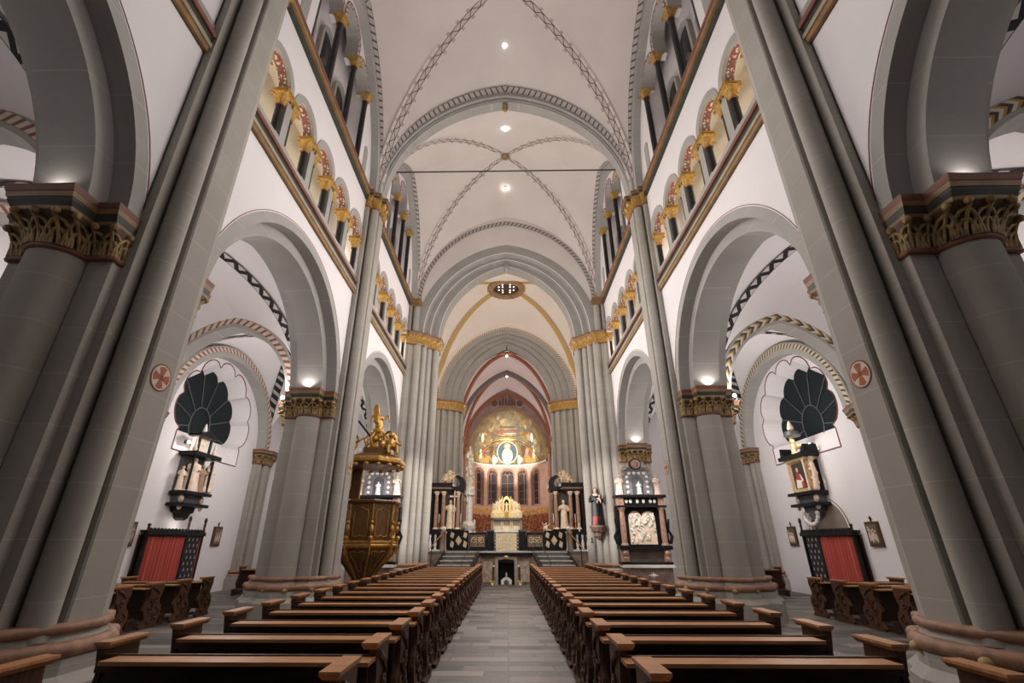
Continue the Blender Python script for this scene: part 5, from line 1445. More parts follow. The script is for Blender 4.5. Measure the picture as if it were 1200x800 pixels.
# ------------------------------------------------------------------ aisle furnishings
def epitaph(s, painted):
    X = WAX[s] - .02; Y, z0 = (16.75, 2.45) if s < 0 else (17.55, 2.5)
    lab = 'hanging white and gold epitaph with a painted portrait on the right aisle wall' if painted else 'black framed epitaph with pale statues hanging on the left aisle wall'
    T = thing('wall_epitaph', (s * X, Y, z0), lab, 'epitaph')
    m = lambda: MB(s)
    frame = BLACK
    def bx(name, mat, d0, d1, y0, y1, za, zb, par=T):
        b = m(); b.box(X - d1, X - d0, Y + y0, Y + y1, z0 + za, z0 + zb); return b.build(name, mat, par)
    br = m(); br.prismx([(Y - .42, z0 + .42), (Y - .38, z0 + .24), (Y - .22, z0 + .2), (Y - .16, z0 + .06), (Y, z0 - .02), (Y + .16, z0 + .06), (Y + .22, z0 + .2), (Y + .38, z0 + .24), (Y + .42, z0 + .42)], X - .30, X); br.build('hanging_bracket', frame if not painted else DGREY, T)
    bx('lower_cornice', frame, 0, .58, -.72, .72, .42, .52)
    bx('base_panel', DGREY, 0, .34, -.55, .55, .52, .80); bx('middle_cornice', frame, 0, .60, -.72, .72, .80, .90)
    for d in (-1, 1):
        b = m(); b.ell((X - .36, Y + d * .55, z0 + .66), (.08, .10, .13)); b.ell((X - .38, Y + d * .57, z0 + .40), (.07, .07, .11)); b.build('console_head', ALAB, T)
    bk = bx('niche_back', DGREY if not painted else frame, 0, .12, -.58, .58, .90, 2.08)
    for d in (-1, 1):
        if not painted:
            b = m(); b.cyl(X - .46, Y + d * .56, z0 + .94, z0 + 2.04, .04, 12); b.build('slim_column', frame, T)
    bx('upper_cornice', frame, 0, .62, -.76, .76, 2.08, 2.22)
    if not painted:
        b = m(); robe(b, X - .34, Y - .26, z0 + .9, 1.14, -1, -.5, 0, ((.5, .62), (.3, .7)), 1.5); meld(b.build('pale_statue', ALAB, T), .022)
        b = m(); robe(b, X - .34, Y + .22, z0 + .9, .98, -1, -.3, 0, ((.4, .66), (.6, .6)), 1.15); meld(b.build('pale_statue', simple('brownish_statue', (.35, .22, .15), .6, var=.3) , T), .022)
        b = m(); robe(b, X - .30, Y + .72, z0 + .95, 1.12, -1, .3, .0, ((.7, .6), (.3, .8)), 1.5); meld(b.build('side_angel', ALAB, T), .022)
        b = m(); robe(b, X - .30, Y - .74, z0 + .9, .8, -1, -.3, .0, ((.7, .6), (.3, .8)), .9); meld(b.build('side_angel', ALAB, T), .022)
        bx('upper_relief', RELF, 0, .28, -.24, .24, 2.24, 2.80)
        for d in (-1, 1):
            b = m(); b.cyl(X - .34, Y + d * .34, z0 + 2.24, z0 + 2.78, .05, 10); b.build('small_column', frame, T)
            b = m(); b.lathe([(.05, 2.24), (.09, 2.3), (.06, 2.4), (.02, 2.72)], (X - .4, Y + d * .58, z0), 8); b.build('pinnacle', ALAB, T)
        b = m(); b.prismx([(Y - .52, z0 + 2.80), (Y + .52, z0 + 2.80), (Y + .46, z0 + 2.9), (Y, z0 + 3.05), (Y - .46, z0 + 2.9)], X - .46, X); b.build('pediment', frame, T)
        b = m(); b.lathe([(.09, 3.02), (.07, 3.1), (.02, 3.32)], (X - .22, Y, z0), 8); b.build('finial', WHITEM, T)
    else:
        fr = bx('gold_frame', GOLDW, .12, .42, -.46, .46, .93, 2.03); 
        pn = bx('painting', simple('dark_painting', (.05, .035, .03), .5, var=.3), .42, .435, -.35, .35, 1.03, 1.93, fr)
        b = m(); b.prismx([(Y - .24, z0 + 1.05), (Y + .26, z0 + 1.05), (Y + .20, z0 + 1.4), (Y + .08, z0 + 1.55), (Y - .1, z0 + 1.52), (Y - .2, z0 + 1.35)], X - .442, X - .433); b.build('painted_white_robe', MW, fr)
        b = m(); b.prismx([(Y - .28, z0 + 1.05), (Y - .08, z0 + 1.05), (Y - .1, z0 + 1.25), (Y - .25, z0 + 1.3)], X - .448, X - .44); b.prismx([(Y - .12, z0 + 1.3), (Y + .2, z0 + 1.36), (Y + .1, z0 + 1.58), (Y - .06, z0 + 1.56)], X - .448, X - .44); b.build('painted_red_cape', simple('painted_red', (.45, .05, .04), .5, var=.2), fr)
        b = m(); b.ell((X - .442, Y + .03, z0 + 1.68), (.01, .07, .09)); b.build('painted_face', bpy.data.materials['skin_painted'], fr)
        for d in (-1, 1):
            b = m(); rr = random.Random(3)
            pts = [(X - .3, Y + d * (.62 + .1 * sin(3 * t)), z0 + .95 + 1.1 * t) for t in [i / 8 for i in range(9)]]
            b.tube(pts, .10, 7, .06)
            for i in range(7): b.ell((X - .28, Y + d * (.62 + .12 * sin(2.5 * i)), z0 + 1.0 + .16 * i), (.08, .09, .08), 7, 5)
            b.ell((X - .28, Y + d * .66, z0 + 2.02), .09, 8, 6)
            b.build('carved_scroll_wing', ALAB, T)
            b = m(); b.cyl(X - .48, Y + d * .50, z0 + .93, z0 + 2.0, .035, 10); b.build('slim_column', ALAB, T)
        gl = bx('gilt_lintel', GOLDW, 0, .5, -.6, .6, 1.98, 2.08)
        b = m(); b.prismx([(Y - .78, z0 + 2.22), (Y - .5, z0 + 2.22), (Y - .62, z0 + 2.4), (Y - .74, z0 + 2.5)], X - .5, X); b.build('pediment_piece', frame, T); b = m(); b.prismx([(Y + .78, z0 + 2.22), (Y + .5, z0 + 2.22), (Y + .62, z0 + 2.42), (Y + .74, z0 + 2.56)], X - .5, X); b.build('pediment_piece', frame, T)
        b = m(); robe(b, X - .34, Y + .05, z0 + 2.22, .72, -1, 0, 0, ((1.3, .9), (.9, .7)), 1.3); b.ell((X - .34, Y - .28, z0 + 2.5), (.1, .16, .12)); meld(b.build('gilt_top_figures', GOLDW, T), .02)
        b = m(); b.lathe([(.26, 2.9), (.30, 2.96), (.22, 3.06), (.24, 3.1), (.08, 3.14), (.1, 3.2), (.02, 3.52)], (X - .3, Y + .02, z0), 12); b.build('urn_finial', DGREY, T)
        b = m(); b.lathe([(.10, 3.16), (.12, 3.24), (.03, 3.5)], (X - .3, Y + .02, z0), 12); b.build('pink_tip', ALAB, T)
        b = m(); ring = [(X - .36, Y + .40 * cos(t), z0 + .18 + .36 * sin(t)) for t in [-PI + PI * i / 16 for i in range(17)]]; b.tube(ring, .055, 7)
        for t in ring[::2]: b.ell(t, .075, 7, 5)
        b.build('white_garland', WHITEM, T)
    # the lamp behind it that makes the wall glow
    return T

epitaph(-1, False); epitaph(1, True)
for s in (1, -1):
    Y, z = (16.75, 5.0) if s < 0 else (17.55, 5.0)
    t = thing('epitaph_lamp', (s * (WAX[s] - .12), Y - .55, z), f'small bright lamp behind the {SIDE[s]} wall epitaph', 'lamp')
    b = MB(s); b.box(WAX[s] - .10, WAX[s], Y - .62, Y - .48, z - .06, z + .06); b.build('lamp_box', IRON, t)
    b = MB(s); b.ell((WAX[s] - .13, Y - .55, z), .05); b.build('bulb', LAMPW, t)

# confessionals -----------------------------------------------------------
def confessional(s):
    X1 = WAX[s] - .01; X0 = X1 - .26; Y0, Y1 = (15.25, 18.15) if s < 0 else (15.85, 18.6); yd = Y1 - 1.0
    side = SIDE[s]
    T = thing('confessional', (s * (X0 + X1) / 2, (Y0 + Y1) / 2, 0), f'dark carved confessional with a long red curtain against the {side} aisle wall', 'confessional')
    H = 1.97
    def bx(name, mat, x0, x1, y0, y1, za, zb, par=T):
        b = MB(s); b.box(x0, x1, y0, y1, za, zb); return b.build(name, mat, par)
    bx('plinth_board', WDARK, X0, X1, Y0, Y1, 0, .14)
    for y in (Y0, yd, Y1 - .08): bx('post', BLACK, X0, X0 + .09, y, y + .08, .14, H)
    bx('back_wall', WDARK, X1 - .05, X1, Y0, Y1, .14, H)
    top = bx('top_rail', BLACK, X0 - .05, X0 + .12, Y0 - .03, Y1 + .03, H - .02, H + .10)
    bx('roof_board', WDARK, X0 - .02, X1, Y0, Y1, H + .10, H + .13)
    b = MB(s)
    n = 17
    for i in range(n):
        y = Y0 + (Y1 - Y0) * (i + .5) / n; b.prismx([(y - .07, H + .10), (y + .07, H + .10), (y + .05, H + .16), (y, H + .20), (y - .05, H + .16)], X0 - .03, X0 + .03)
    b.build('carved_crest', BLACK, top)
    for y, h in ((Y0 + .02, .22), (yd + .04, .52), (Y1 - .04, .50)):
        b = MB(s); b.lathe([(.05, 0), (.035, h * .3), (.045, h * .5), (.03, h * .65)], (X0 + .03, y, H + .1), 8); b.ell((X0 + .03, y, H + .1 + h * .8), (.055, .055, h * .22), 8, 6); b.build('finial', WDARK, top)
    def curtain(y0, y1, name, k):
        b = MB(s); n = int((y1 - y0) * 46)
        def f(u, v):
            z = H - .04 - v * (H - .18); a = u * k * 2 * PI
            return (X0 + .05 + (.05 * (.6 + .4 * v)) * (sin(a) + .5 * sin(2.3 * a + 1.3)), y0 + (y1 - y0) * u + .012 * sin(a * .5), z)
        b.grid(f, n, 6); o = b.build(name, CURT, T)
        return o
    curtain(Y0 + .07, yd - .0, 'red_curtain', 11)
    dr = bx('lattice_door', simple('blue_black_lattice', (.016, .018, .03), .5, var=.4) if not bpy.data.materials.get('blue_black_lattice') else bpy.data.materials['blue_black_lattice'], X0 + .03, X0 + .07, yd + .09, Y1 - .14, .14, H - .02)
    for r in range(9):
        for c in range(3 + (r % 2 == 0) - 1 if False else 3):
            y = yd + .22 + .22 * c + (.09 if r % 2 else 0); z = .32 + .19 * r
            if y < Y1 - .2:
                b = MB(s); b.tube([(X0 + .02, y, z - .045), (X0 + .015, y + .012, z), (X0 + .02, y, z + .045)], .02, 6, .012); b.build('pale_carved_bud', bpy.data.materials.get('pale_bud') or simple('pale_bud', (.50, .36, .28), .6, var=.2), dr)
    curtain(Y1 - .13, Y1 - .02, 'red_curtain_end', 1.5) if s < 0 else None
    return T

def curt():
    m, nt, b = newmat('red_curtain_cloth'); b.inputs['Base Color'].default_value = (.44, .055, .035, 1); b.inputs['Roughness'].default_value = .75
    b.inputs['Sheen Weight'].default_value = .3
    return m
CURT = curt()
confessional(-1); confessional(1)
# arched dark niche behind the right confessional
b = MB(1); Y = 17.3; X = WAX[1]
arc = carc(Y, 2.1, 1.0, 0, PI, 20); b.band(arc, [(Y + (u - Y) * 1.08, 2.1 + (z - 2.1) * 1.08) for u, z in arc], X - .03, X + .02, 'x')
nt_ = tag(b.build('wall_niche', WHITEM), 'arched wall recess rising above the right confessional', 'niche'); WL[nt_] = (0, 0, 0)
b = MB(1); b.prismx(arc, X - .012, X + .01); b.build('recess_back', simple('recess_brown', (.26, .20, .16), .9), nt_)
b = MB(1); b.tube([(X - .03, u, z) for u, z in [(Y + (u - Y) * 1.09, 2.1 + (z - 2.1) * 1.09) for u, z in arc]], .012, 5); b.build('red_line', REDLINE, nt_)

# stations of the cross
for s, ys in ((-1, (14.75, 19.35)), (1, (15.25, 19.6))):
    for k, y in enumerate(ys):
        X = WAX[s]
        t = thing('station_relief', (s * X, y, 1.97), f'framed relief with a cross on top on the {SIDE[s]} aisle wall, ' + ('nearer than' if k == 0 else 'beyond') + ' the confessional', 'relief', 'stations on the aisle walls')
        b = MB(s); b.box(X - .06, X, y - .27, y + .27, 1.62, 2.32); fr = b.build('frame', WMID, t)
        b = MB(s); b.box(X - .075, X - .055, y - .20, y + .20, 1.70, 2.24); b.build('relief_ground', simple('greenish_relief', (.13, .115, .07), .6, var=.4, vs=12) if not bpy.data.materials.get('greenish_relief') else bpy.data.materials['greenish_relief'], fr)
        b = MB(s); rnd = random.Random(k + 5 * s)
        for i in range(4): 
            yy = y - .13 + .09 * i; b.ell((X - .08, yy, 1.86 + .04 * (i % 2)), (.025, .04, .14), 7, 6); b.ell((X - .09, yy, 2.04 + .04 * (i % 2)), (.025, .03, .035), 6, 5)
        b.tube([(X - .09, y - .15, 1.8), (X - .09, y + .15, 2.18)], .012, 5); b.build('relief_figures', ALAB if s > 0 else bpy.data.materials['pale_bud'], fr)
        b = MB(s); b.box(X - .04, X - .015, y - .015, y + .015, 2.32, 2.48); b.box(X - .04, X - .015, y - .05, y + .05, 2.40, 2.43); b.build('top_cross', WDARK, t)

# spot lamps on the aisle capitals of the second piers
for s in (1, -1):
    t = thing('capital_spotlight', (s * 6.75, 13.15, 5.60), f'bright spotlight on the aisle capital of the second {SIDE[s]} pier', 'lamp')
    b = MB(s); b.box(6.66, 6.84, 13.30, 13.36, 5.60, 5.66); b.lathe([(.05, -.08), (.06, .08)], (6.75, 13.3, 5.72), 10); b.build('lamp_housing', IRON, t)
    b = MB(s); b.ell((6.75, 13.27, 5.73), (.055, .045, .055)); b.build('bulb', emis('spot_glow', (1, .97, .92), 60) if not bpy.data.materials.get('spot_glow') else bpy.data.materials['spot_glow'], t)
# ------------------------------------------------------------------ choir steps, crypt front, balustrades
CXX = -.08
STEP = simple('dark_step_stone', (.13, .125, .12), .45, var=.25, vs=5)
STEPE = simple('step_edge', (.48, .45, .42), .45, var=.2, vs=5)
b = MB(); b.box(-4.78, 4.78, 23.6, 30.4, .9, ZP); b.box(-4.78, 4.78, 23.3, 23.62, 0, ZP - .02) if False else None
struct(b.build('floor_choir_platform', STEP))
b = MB(); b.box(-3.75, 3.75, 32.2, 44.6, .9, 2.42); struct(b.build('floor_high_choir', STEP))
MARB = simple('brown_mottled_marble', (.30, .215, .165), .35, var=.5, vs=4.5)
b = MB(); b.box(-4.78, CXX - .40, 23.35, 23.6, 0, ZP - .16); b.box(CXX + .40, 4.78, 23.35, 23.6, 0, ZP - .16); b.box(CXX - .40, CXX + .40, 23.35, 23.6, 1.06, ZP - .16)
w = struct(b.build('wall_crypt_front', MARB)); WL[w] = (0, 0, 0)
b = MB()
for d in (-1, 1): b.box(*sorted((CXX + d * .62, CXX + d * 1.05)), 23.31, 23.36, .12, .98)
b.build('lighter_panel', simple('light_marble_panel', (.42, .32, .26), .35, var=.4, vs=6), w)
b = MB(); b.box(CXX - 1.3, CXX + 1.3, 23.16, 23.64, ZP - .16, ZP - .05); b.build('black_coping', BLACK, w)
b = MB(); b.box(CXX - 1.34, CXX + 1.34, 23.14, 23.66, ZP - .05, ZP); b.build('pale_ledge', STEPE, w)
D = thing('crypt_doorway', (CXX, 23.3, 0), 'small dark crypt opening in the marble front between the stairs', 'doorway')
b = MB()
for d in (-1, 1): b.box(*sorted((CXX + d * .37, CXX + d * .50)), 23.24, 23.40, 0, 1.0)
b.band([(CXX - .37, 1.0), (CXX - .28, 1.05), (CXX, 1.06), (CXX + .28, 1.05), (CXX + .37, 1.0)], [(CXX - .50, 1.0), (CXX - .48, 1.17), (CXX, 1.18), (CXX + .48, 1.17), (CXX + .50, 1.0)], 23.24, 23.4, 'y', False)
b.build('marble_frame', simple('door_frame_marble', (.36, .28, .22), .4, var=.3, vs=7), D)
b = MB(); b.box(CXX - .38, CXX + .38, 23.9, 23.95, 0, 1.1); b.build('dark_panel', BLACK, D)
b = MB(); b.box(CXX - .38, CXX + .38, 23.6, 23.95, 1.06, 1.1); b.box(CXX - .42, CXX - .38, 23.6, 23.95, 0, 1.1); b.box(CXX + .38, CXX + .42, 23.6, 23.95, 0, 1.1); b.box(CXX - .42, CXX + .42, 23.35, 23.95, -.02, .01); b.build('dark_reveal', BLACK, D)
b = MB(); b.ell((CXX, 23.22, 1.16), (.12, .06, .11), 12, 8); b.ell((CXX, 23.17, 1.16), (.06, .05, .06)); b.build('keystone_head', GOLDW, D)
# white shrine model inside
T = thing('white_shrine', (CXX, 23.62, 0), 'small white gabled shrine with a spire standing in the crypt opening', 'shrine')
b = MB(); b.prismy([(CXX - .24, .02), (CXX + .24, .02), (CXX + .25, .18), (CXX + .14, .27), (CXX, .33), (CXX - .14, .27), (CXX - .25, .18)], 23.5, 23.75); b.build('shrine_body', WHITEM, T)
b = MB(); b.lathe([(.05, .30), (.04, .40), (.05, .42), (.01, .52)], (CXX, 23.6, 0), 8); b.build('shrine_spire', WHITEM, T)
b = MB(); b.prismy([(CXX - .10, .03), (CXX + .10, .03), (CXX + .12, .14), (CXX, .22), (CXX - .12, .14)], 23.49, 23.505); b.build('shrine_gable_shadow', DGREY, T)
for d, nm in ((-1, 'left'), (1, 'right')):
    t = thing('wall_lantern', (CXX + d * .60, 23.24, .3), f'small lantern with a white globe {nm} of the crypt opening', 'lantern', 'crypt lanterns')
    b = MB(); b.box(CXX + d * .60 - .03, CXX + d * .60 + .03, 23.24, 23.31, .12, .80); b.build('bracket', IRON, t)
    b = MB(); b.ell((CXX + d * .56, 23.2, .77), .05); b.build('white_globe', WHITEM, t)
    t = thing('flower_pot', (CXX + d * .62, 23.05, 0), f'small pot of yellow flowers on the floor {nm} of the crypt opening', 'flowers', 'flowers at the crypt')
    b = MB(); b.lathe([(.05, 0), (.07, .10), (.06, .10)], (CXX + d * .62, 23.05, 0), 10); b.build('pot', WHITEM, t)
    b = MB(); rnd = random.Random(d)
    for i in range(14): b.ell((CXX + d * .62 + rnd.uniform(-.1, .1), 23.05 + rnd.uniform(-.06, .06), .13 + rnd.uniform(0, .07)), .028, 6, 4)
    b.build('yellow_blossoms', simple('yellow_petal', (.75, .55, .08), .6) if d < 0 else bpy.data.materials['yellow_petal'], t)
# stairs
for d, nm in ((-1, 'left'), (1, 'right')):
    T = thing('choir_stairs', (CXX + d * 1.95, 22.4, 0), f'dark stone stairs up to the choir {nm} of the crypt opening', 'stairs', 'choir stairs')
    n = 8
    SH = lambda x, y, z: (x + d * .27 * (23.62 - y), y, z)
    x0, x1 = sorted((CXX + d * 1.20, CXX + d * 2.62))
    for k in range(n):
        y0 = 23.34 - .28 * (n - k); z1 = ZP * (k + 1) / n
        b = MB(); b.box(x0, x1, y0, y0 + .62 if k < n - 1 else 23.34, z1 - ZP / n, z1 - .045).xf(SH); st = b.build('step', STEP, T)
        b = MB(); b.box(x0, x1, y0 - .03, min(y0 + .30, 23.34), z1 - .045, z1).xf(SH); b.build('step_edge', STEPE, st)
    for xs in (x0, x1):
        e = -.13 if xs == x0 else 0.
        b = MB(); b.prismx([(21.1, 0), (23.34, 0), (23.34, ZP - .02), (23.25, ZP - .02), (21.1, .12)], xs + e, xs + e + .13).xf(SH); b.build('stair_cheek', MARB, T)
        b = MB(); b.prismx([(21.1, .10), (23.28, ZP - .06), (23.34, ZP - .06), (23.34, ZP + .02), (23.24, ZP + .02), (21.1, .19)], xs + e - .02, xs + e + .15).xf(SH); b.build('black_string', BLACK, T)
    # handrail going up on the outside: stands on posts
    H_ = thing('handrail', (CXX + d * 2.85, 23, 0), f'slanting brass handrail outside the {nm} choir stairs', 'handrail', 'stair handrails')
    xo = CXX + d * 2.92
    b = MB(); b.tube([(xo + d * .60, 22.98, 1.46), (xo + d * .3, 23.3, 1.87), (xo, 23.72, 2.28)], .024, 8); b.tube([(xo, 23.72, 2.28), (xo + d * .55, 25.6, 3.10)], .024, 8); b.build('brass_rail', BRASS, H_)
    for pa, pb in (((xo + d * .5, 23.1, 0), (xo + d * .5, 23.1, 1.58)), ((xo, 23.72, ZP), (xo, 23.72, 2.28)), ((xo + d * .5, 25.45, ZP), (xo + d * .5, 25.45, 3.04))):
        b = MB(); b.tube([pa, pb], .02, 6); b.build('rail_post', IRON, H_)
    i_ = CXX + d * 1.12
    t = thing('inner_handrail', (i_, 23.3, 0), f'thin dark rail beside the {nm} choir stairs and the crypt front', 'handrail', 'inner stair rails')
    b = MB(); b.tube([(i_ + d * .78, 21.4, .95), (i_ + d * .24, 23.5, 2.12), (i_ + d * .22, 23.75, 2.12)], .016, 6); b.build('rail', IRON, t)
    for pa, pb in (((i_ + d * .75, 21.5, .2), (i_ + d * .75, 21.5, 1.0)), ((i_ + d * .22, 23.6, ZP), (i_ + d * .22, 23.6, 2.12))):
        b = MB(); b.tube([pa, pb], .013, 6); b.build('rail_post', IRON, t)
    # balustrade
    B_ = thing('balustrade', (CXX + d * 3.85, 24.0, 0), f'balustrade with pale turned balusters {nm} of the choir stairs', 'balustrade', 'choir balustrades')
    xa, xb = sorted((CXX + d * 3.15, CXX + d * 4.75))
    b = MB(); b.box(xa, xb, 23.86, 24.14, 2.12, 2.22); b.build('top_rail', BLACK, B_)
    b = MB(); b.box(xa, xb, 23.86, 24.14, ZP - .02, ZP + .07); b.build('bottom_rail', WHITEM, B_)
    for k in range(6):
        x = CXX + d * (3.40 + .25 * k)
        if abs(x) > 4.7: continue
        b = MB(); b.lathe([(.07, 0), (.07, .05), (.045, .08), (.075, .25), (.04, .42), (.035, .5), (.065, .58), (.05, .64), (.07, .67)], (x, 24.0, ZP + .07), 12); b.build('baluster', WHITEM, B_)
    P_ = thing('gate_pillar', (CXX + d * 3.02, 24.0, ZP), f'round stone post with a ball at the head of the {nm} choir stairs', 'post', 'posts at the stair heads')
    b = MB(); b.lathe([(.19, 0), (.19, .06), (.15, .10), (.14, .75), (.18, .80), (.18, .86), (.10, .88)], (CXX + d * 3.02, 24.0, ZP), 16); b.build('post_shaft', simple('post_stone', (.36, .26, .21), .5, var=.2) if not bpy.data.materials.get('post_stone') else bpy.data.materials['post_stone'], P_)
    b = MB(); b.ell((CXX + d * 3.02, 24.0, ZP + .98), .12, 12, 8); b.build('post_ball', WHITEM, P_)
    # marble screen with lattice
    S_ = thing('lattice_screen', (CXX + d * 2.2, 26.2, ZP), f'low black screen with cream lozenge panels before the {nm} side altar', 'screen', 'altar screens')
    xa, xb = sorted((CXX + d * 1.98, CXX + d * 3.0))
    b = MB(); b.box(xa, xb, 26.15, 26.35, ZP, 2.34); sc = b.build('screen_body', BLACK, S_)
    b = MB()
    cx = (xa + xb) / 2
    CRM = bpy.data.materials.get('cream_inlay') or simple('cream_inlay', (.66, .52, .36), .45, var=.2, vs=6)
    for (px, pz, rx, rz) in ((0, .48, .17, .24), (-.34, .30, .12, .20), (.34, .30, .12, .20), (-.34, .74, .12, .18), (.34, .74, .12, .18), (-.0, .16, .0, .0)):
        if rx: b.prismy([(cx + px + rx * cos(2 * PI * i / 8 + (0 if px == 0 else PI / 8)) * (1 if i % 2 == 0 else .72), ZP + pz + rz * sin(2 * PI * i / 8 + (0 if px == 0 else PI / 8)) * (1 if i % 2 == 0 else .72)) for i in range(8)], 26.12, 26.15)
    b.build('cream_inlay', CRM, sc)
    b = MB(); b.prismy([(cx + .08 * cos(2 * PI * i / 8), ZP + .48 + .10 * sin(2 * PI * i / 8)) for i in range(8)], 26.10, 26.12); b.build('gold_boss', GOLDW, sc)
    R_ = thing('relief_screen', (CXX + d * 1.5, 26.3, ZP), f'low marble screen with a scrolled relief between the {nm} lozenge screen and the middle steps', 'screen', 'altar screens with scrolls')
    xa, xb = sorted((CXX + d * 1.05, CXX + d * 1.96))
    b = MB(); b.box(xa, xb, 26.2, 26.35, ZP, ZP + .18); b.box(xa, xb, 26.2, 26.35, ZP + .78, ZP + .86); b.box(xa, xa + .06, 26.2, 26.35, ZP + .18, ZP + .78); b.box(xb - .06, xb, 26.2, 26.35, ZP + .18, ZP + .78); rs = b.build('screen_frame', BLACK, R_)
    b = MB(); b.box(xa + .06, xb - .06, 26.26, 26.33, ZP + .18, ZP + .78); b.build('relief_ground', bpy.data.materials.get('relief_brown') or simple('relief_brown', (.22, .13, .07), .5, var=.4, vs=8), rs)
    b = MB(); cx = (xa + xb) / 2
    for (ox, dd) in ((-.2, 1), (.2, -1), (0, 1)): b.tube([(cx + ox + (a), 26.24, ZP + .48 + c) for a, c in scroll_pts(0, 0, .17, 14, 0 if dd > 0 else PI, 1.4, dd)], .022, 5)
    b.build('relief_scroll', CRM, rs)
    # black bollard blocks by the middle steps
    K = thing('black_pedestal', (CXX + d * .88, 26.4, ZP), f'black marble pedestal on the {nm} of the middle choir steps', 'pedestal', 'black pedestals')
    b = MB(); b.box(*sorted((CXX + d * .66, CXX + d * 1.02)), 26.2, 26.6, ZP, 2.30); b.build('pedestal_block', BLACK, K)
    b = MB(); b.box(*sorted((CXX + d * .62, CXX + d * 1.06)), 26.16, 26.64, 2.30, 2.38); b.build('pedestal_cap', DGREY, K)
# middle steps
M_ = thing('middle_steps', (CXX, 27, ZP), 'dark and pale banded steps rising to the high altar in the middle', 'steps')
for k in range(6):
    y = 27.0 + k * .85; z = ZP + (2.42 - ZP) * (k + 1) / 6
    b = MB(); b.box(CXX - .66 - .3 * (k > 1) - .5 * (k > 3), CXX + .66 + .3 * (k > 1) + .5 * (k > 3), y, 32.3, z - .1733, z - .03); st = b.build('step', STEP, M_)
    b = MB(); b.box(CXX - .66 - .3 * (k > 1) - .5 * (k > 3), CXX + .66 + .3 * (k > 1) + .5 * (k > 3), y - .02, y + .4, z - .03, z); b.build('step_edge', WHITEM, st)
# free standing gridded altar
T = thing('front_altar', (CXX, 25.2, ZP), 'white and gold gridded block altar at the top of the crypt front', 'altar')
b = MB(); b.box(CXX - .50, CXX + .50, 24.9, 25.4, ZP, 2.24); bd = b.build('altar_body', simple('white_enamel', (.85, .80, .70), .3, .2, var=.1), T)
b = MB()
for i in range(6): x = CXX - .5 + 1.0 * i / 5; b.box(x - .018, x + .018, 24.88, 24.90, ZP, 2.24)
for i in range(6): z = ZP + .86 * i / 5; b.box(CXX - .5, CXX + .5, 24.875, 24.895, z - .018, z + .018)
for i in range(5):
    for j in range(5): b.ell((CXX - .4 + .2 * i, 24.89, ZP + .086 + .172 * j), (.04, .02, .04), 6, 4)
b.build('gold_grid', GOLDW, bd)
b = MB(); b.box(CXX - .60, CXX + .60, 24.82, 25.5, 2.24, 2.32); b.build('altar_slab', WHITEM, T)

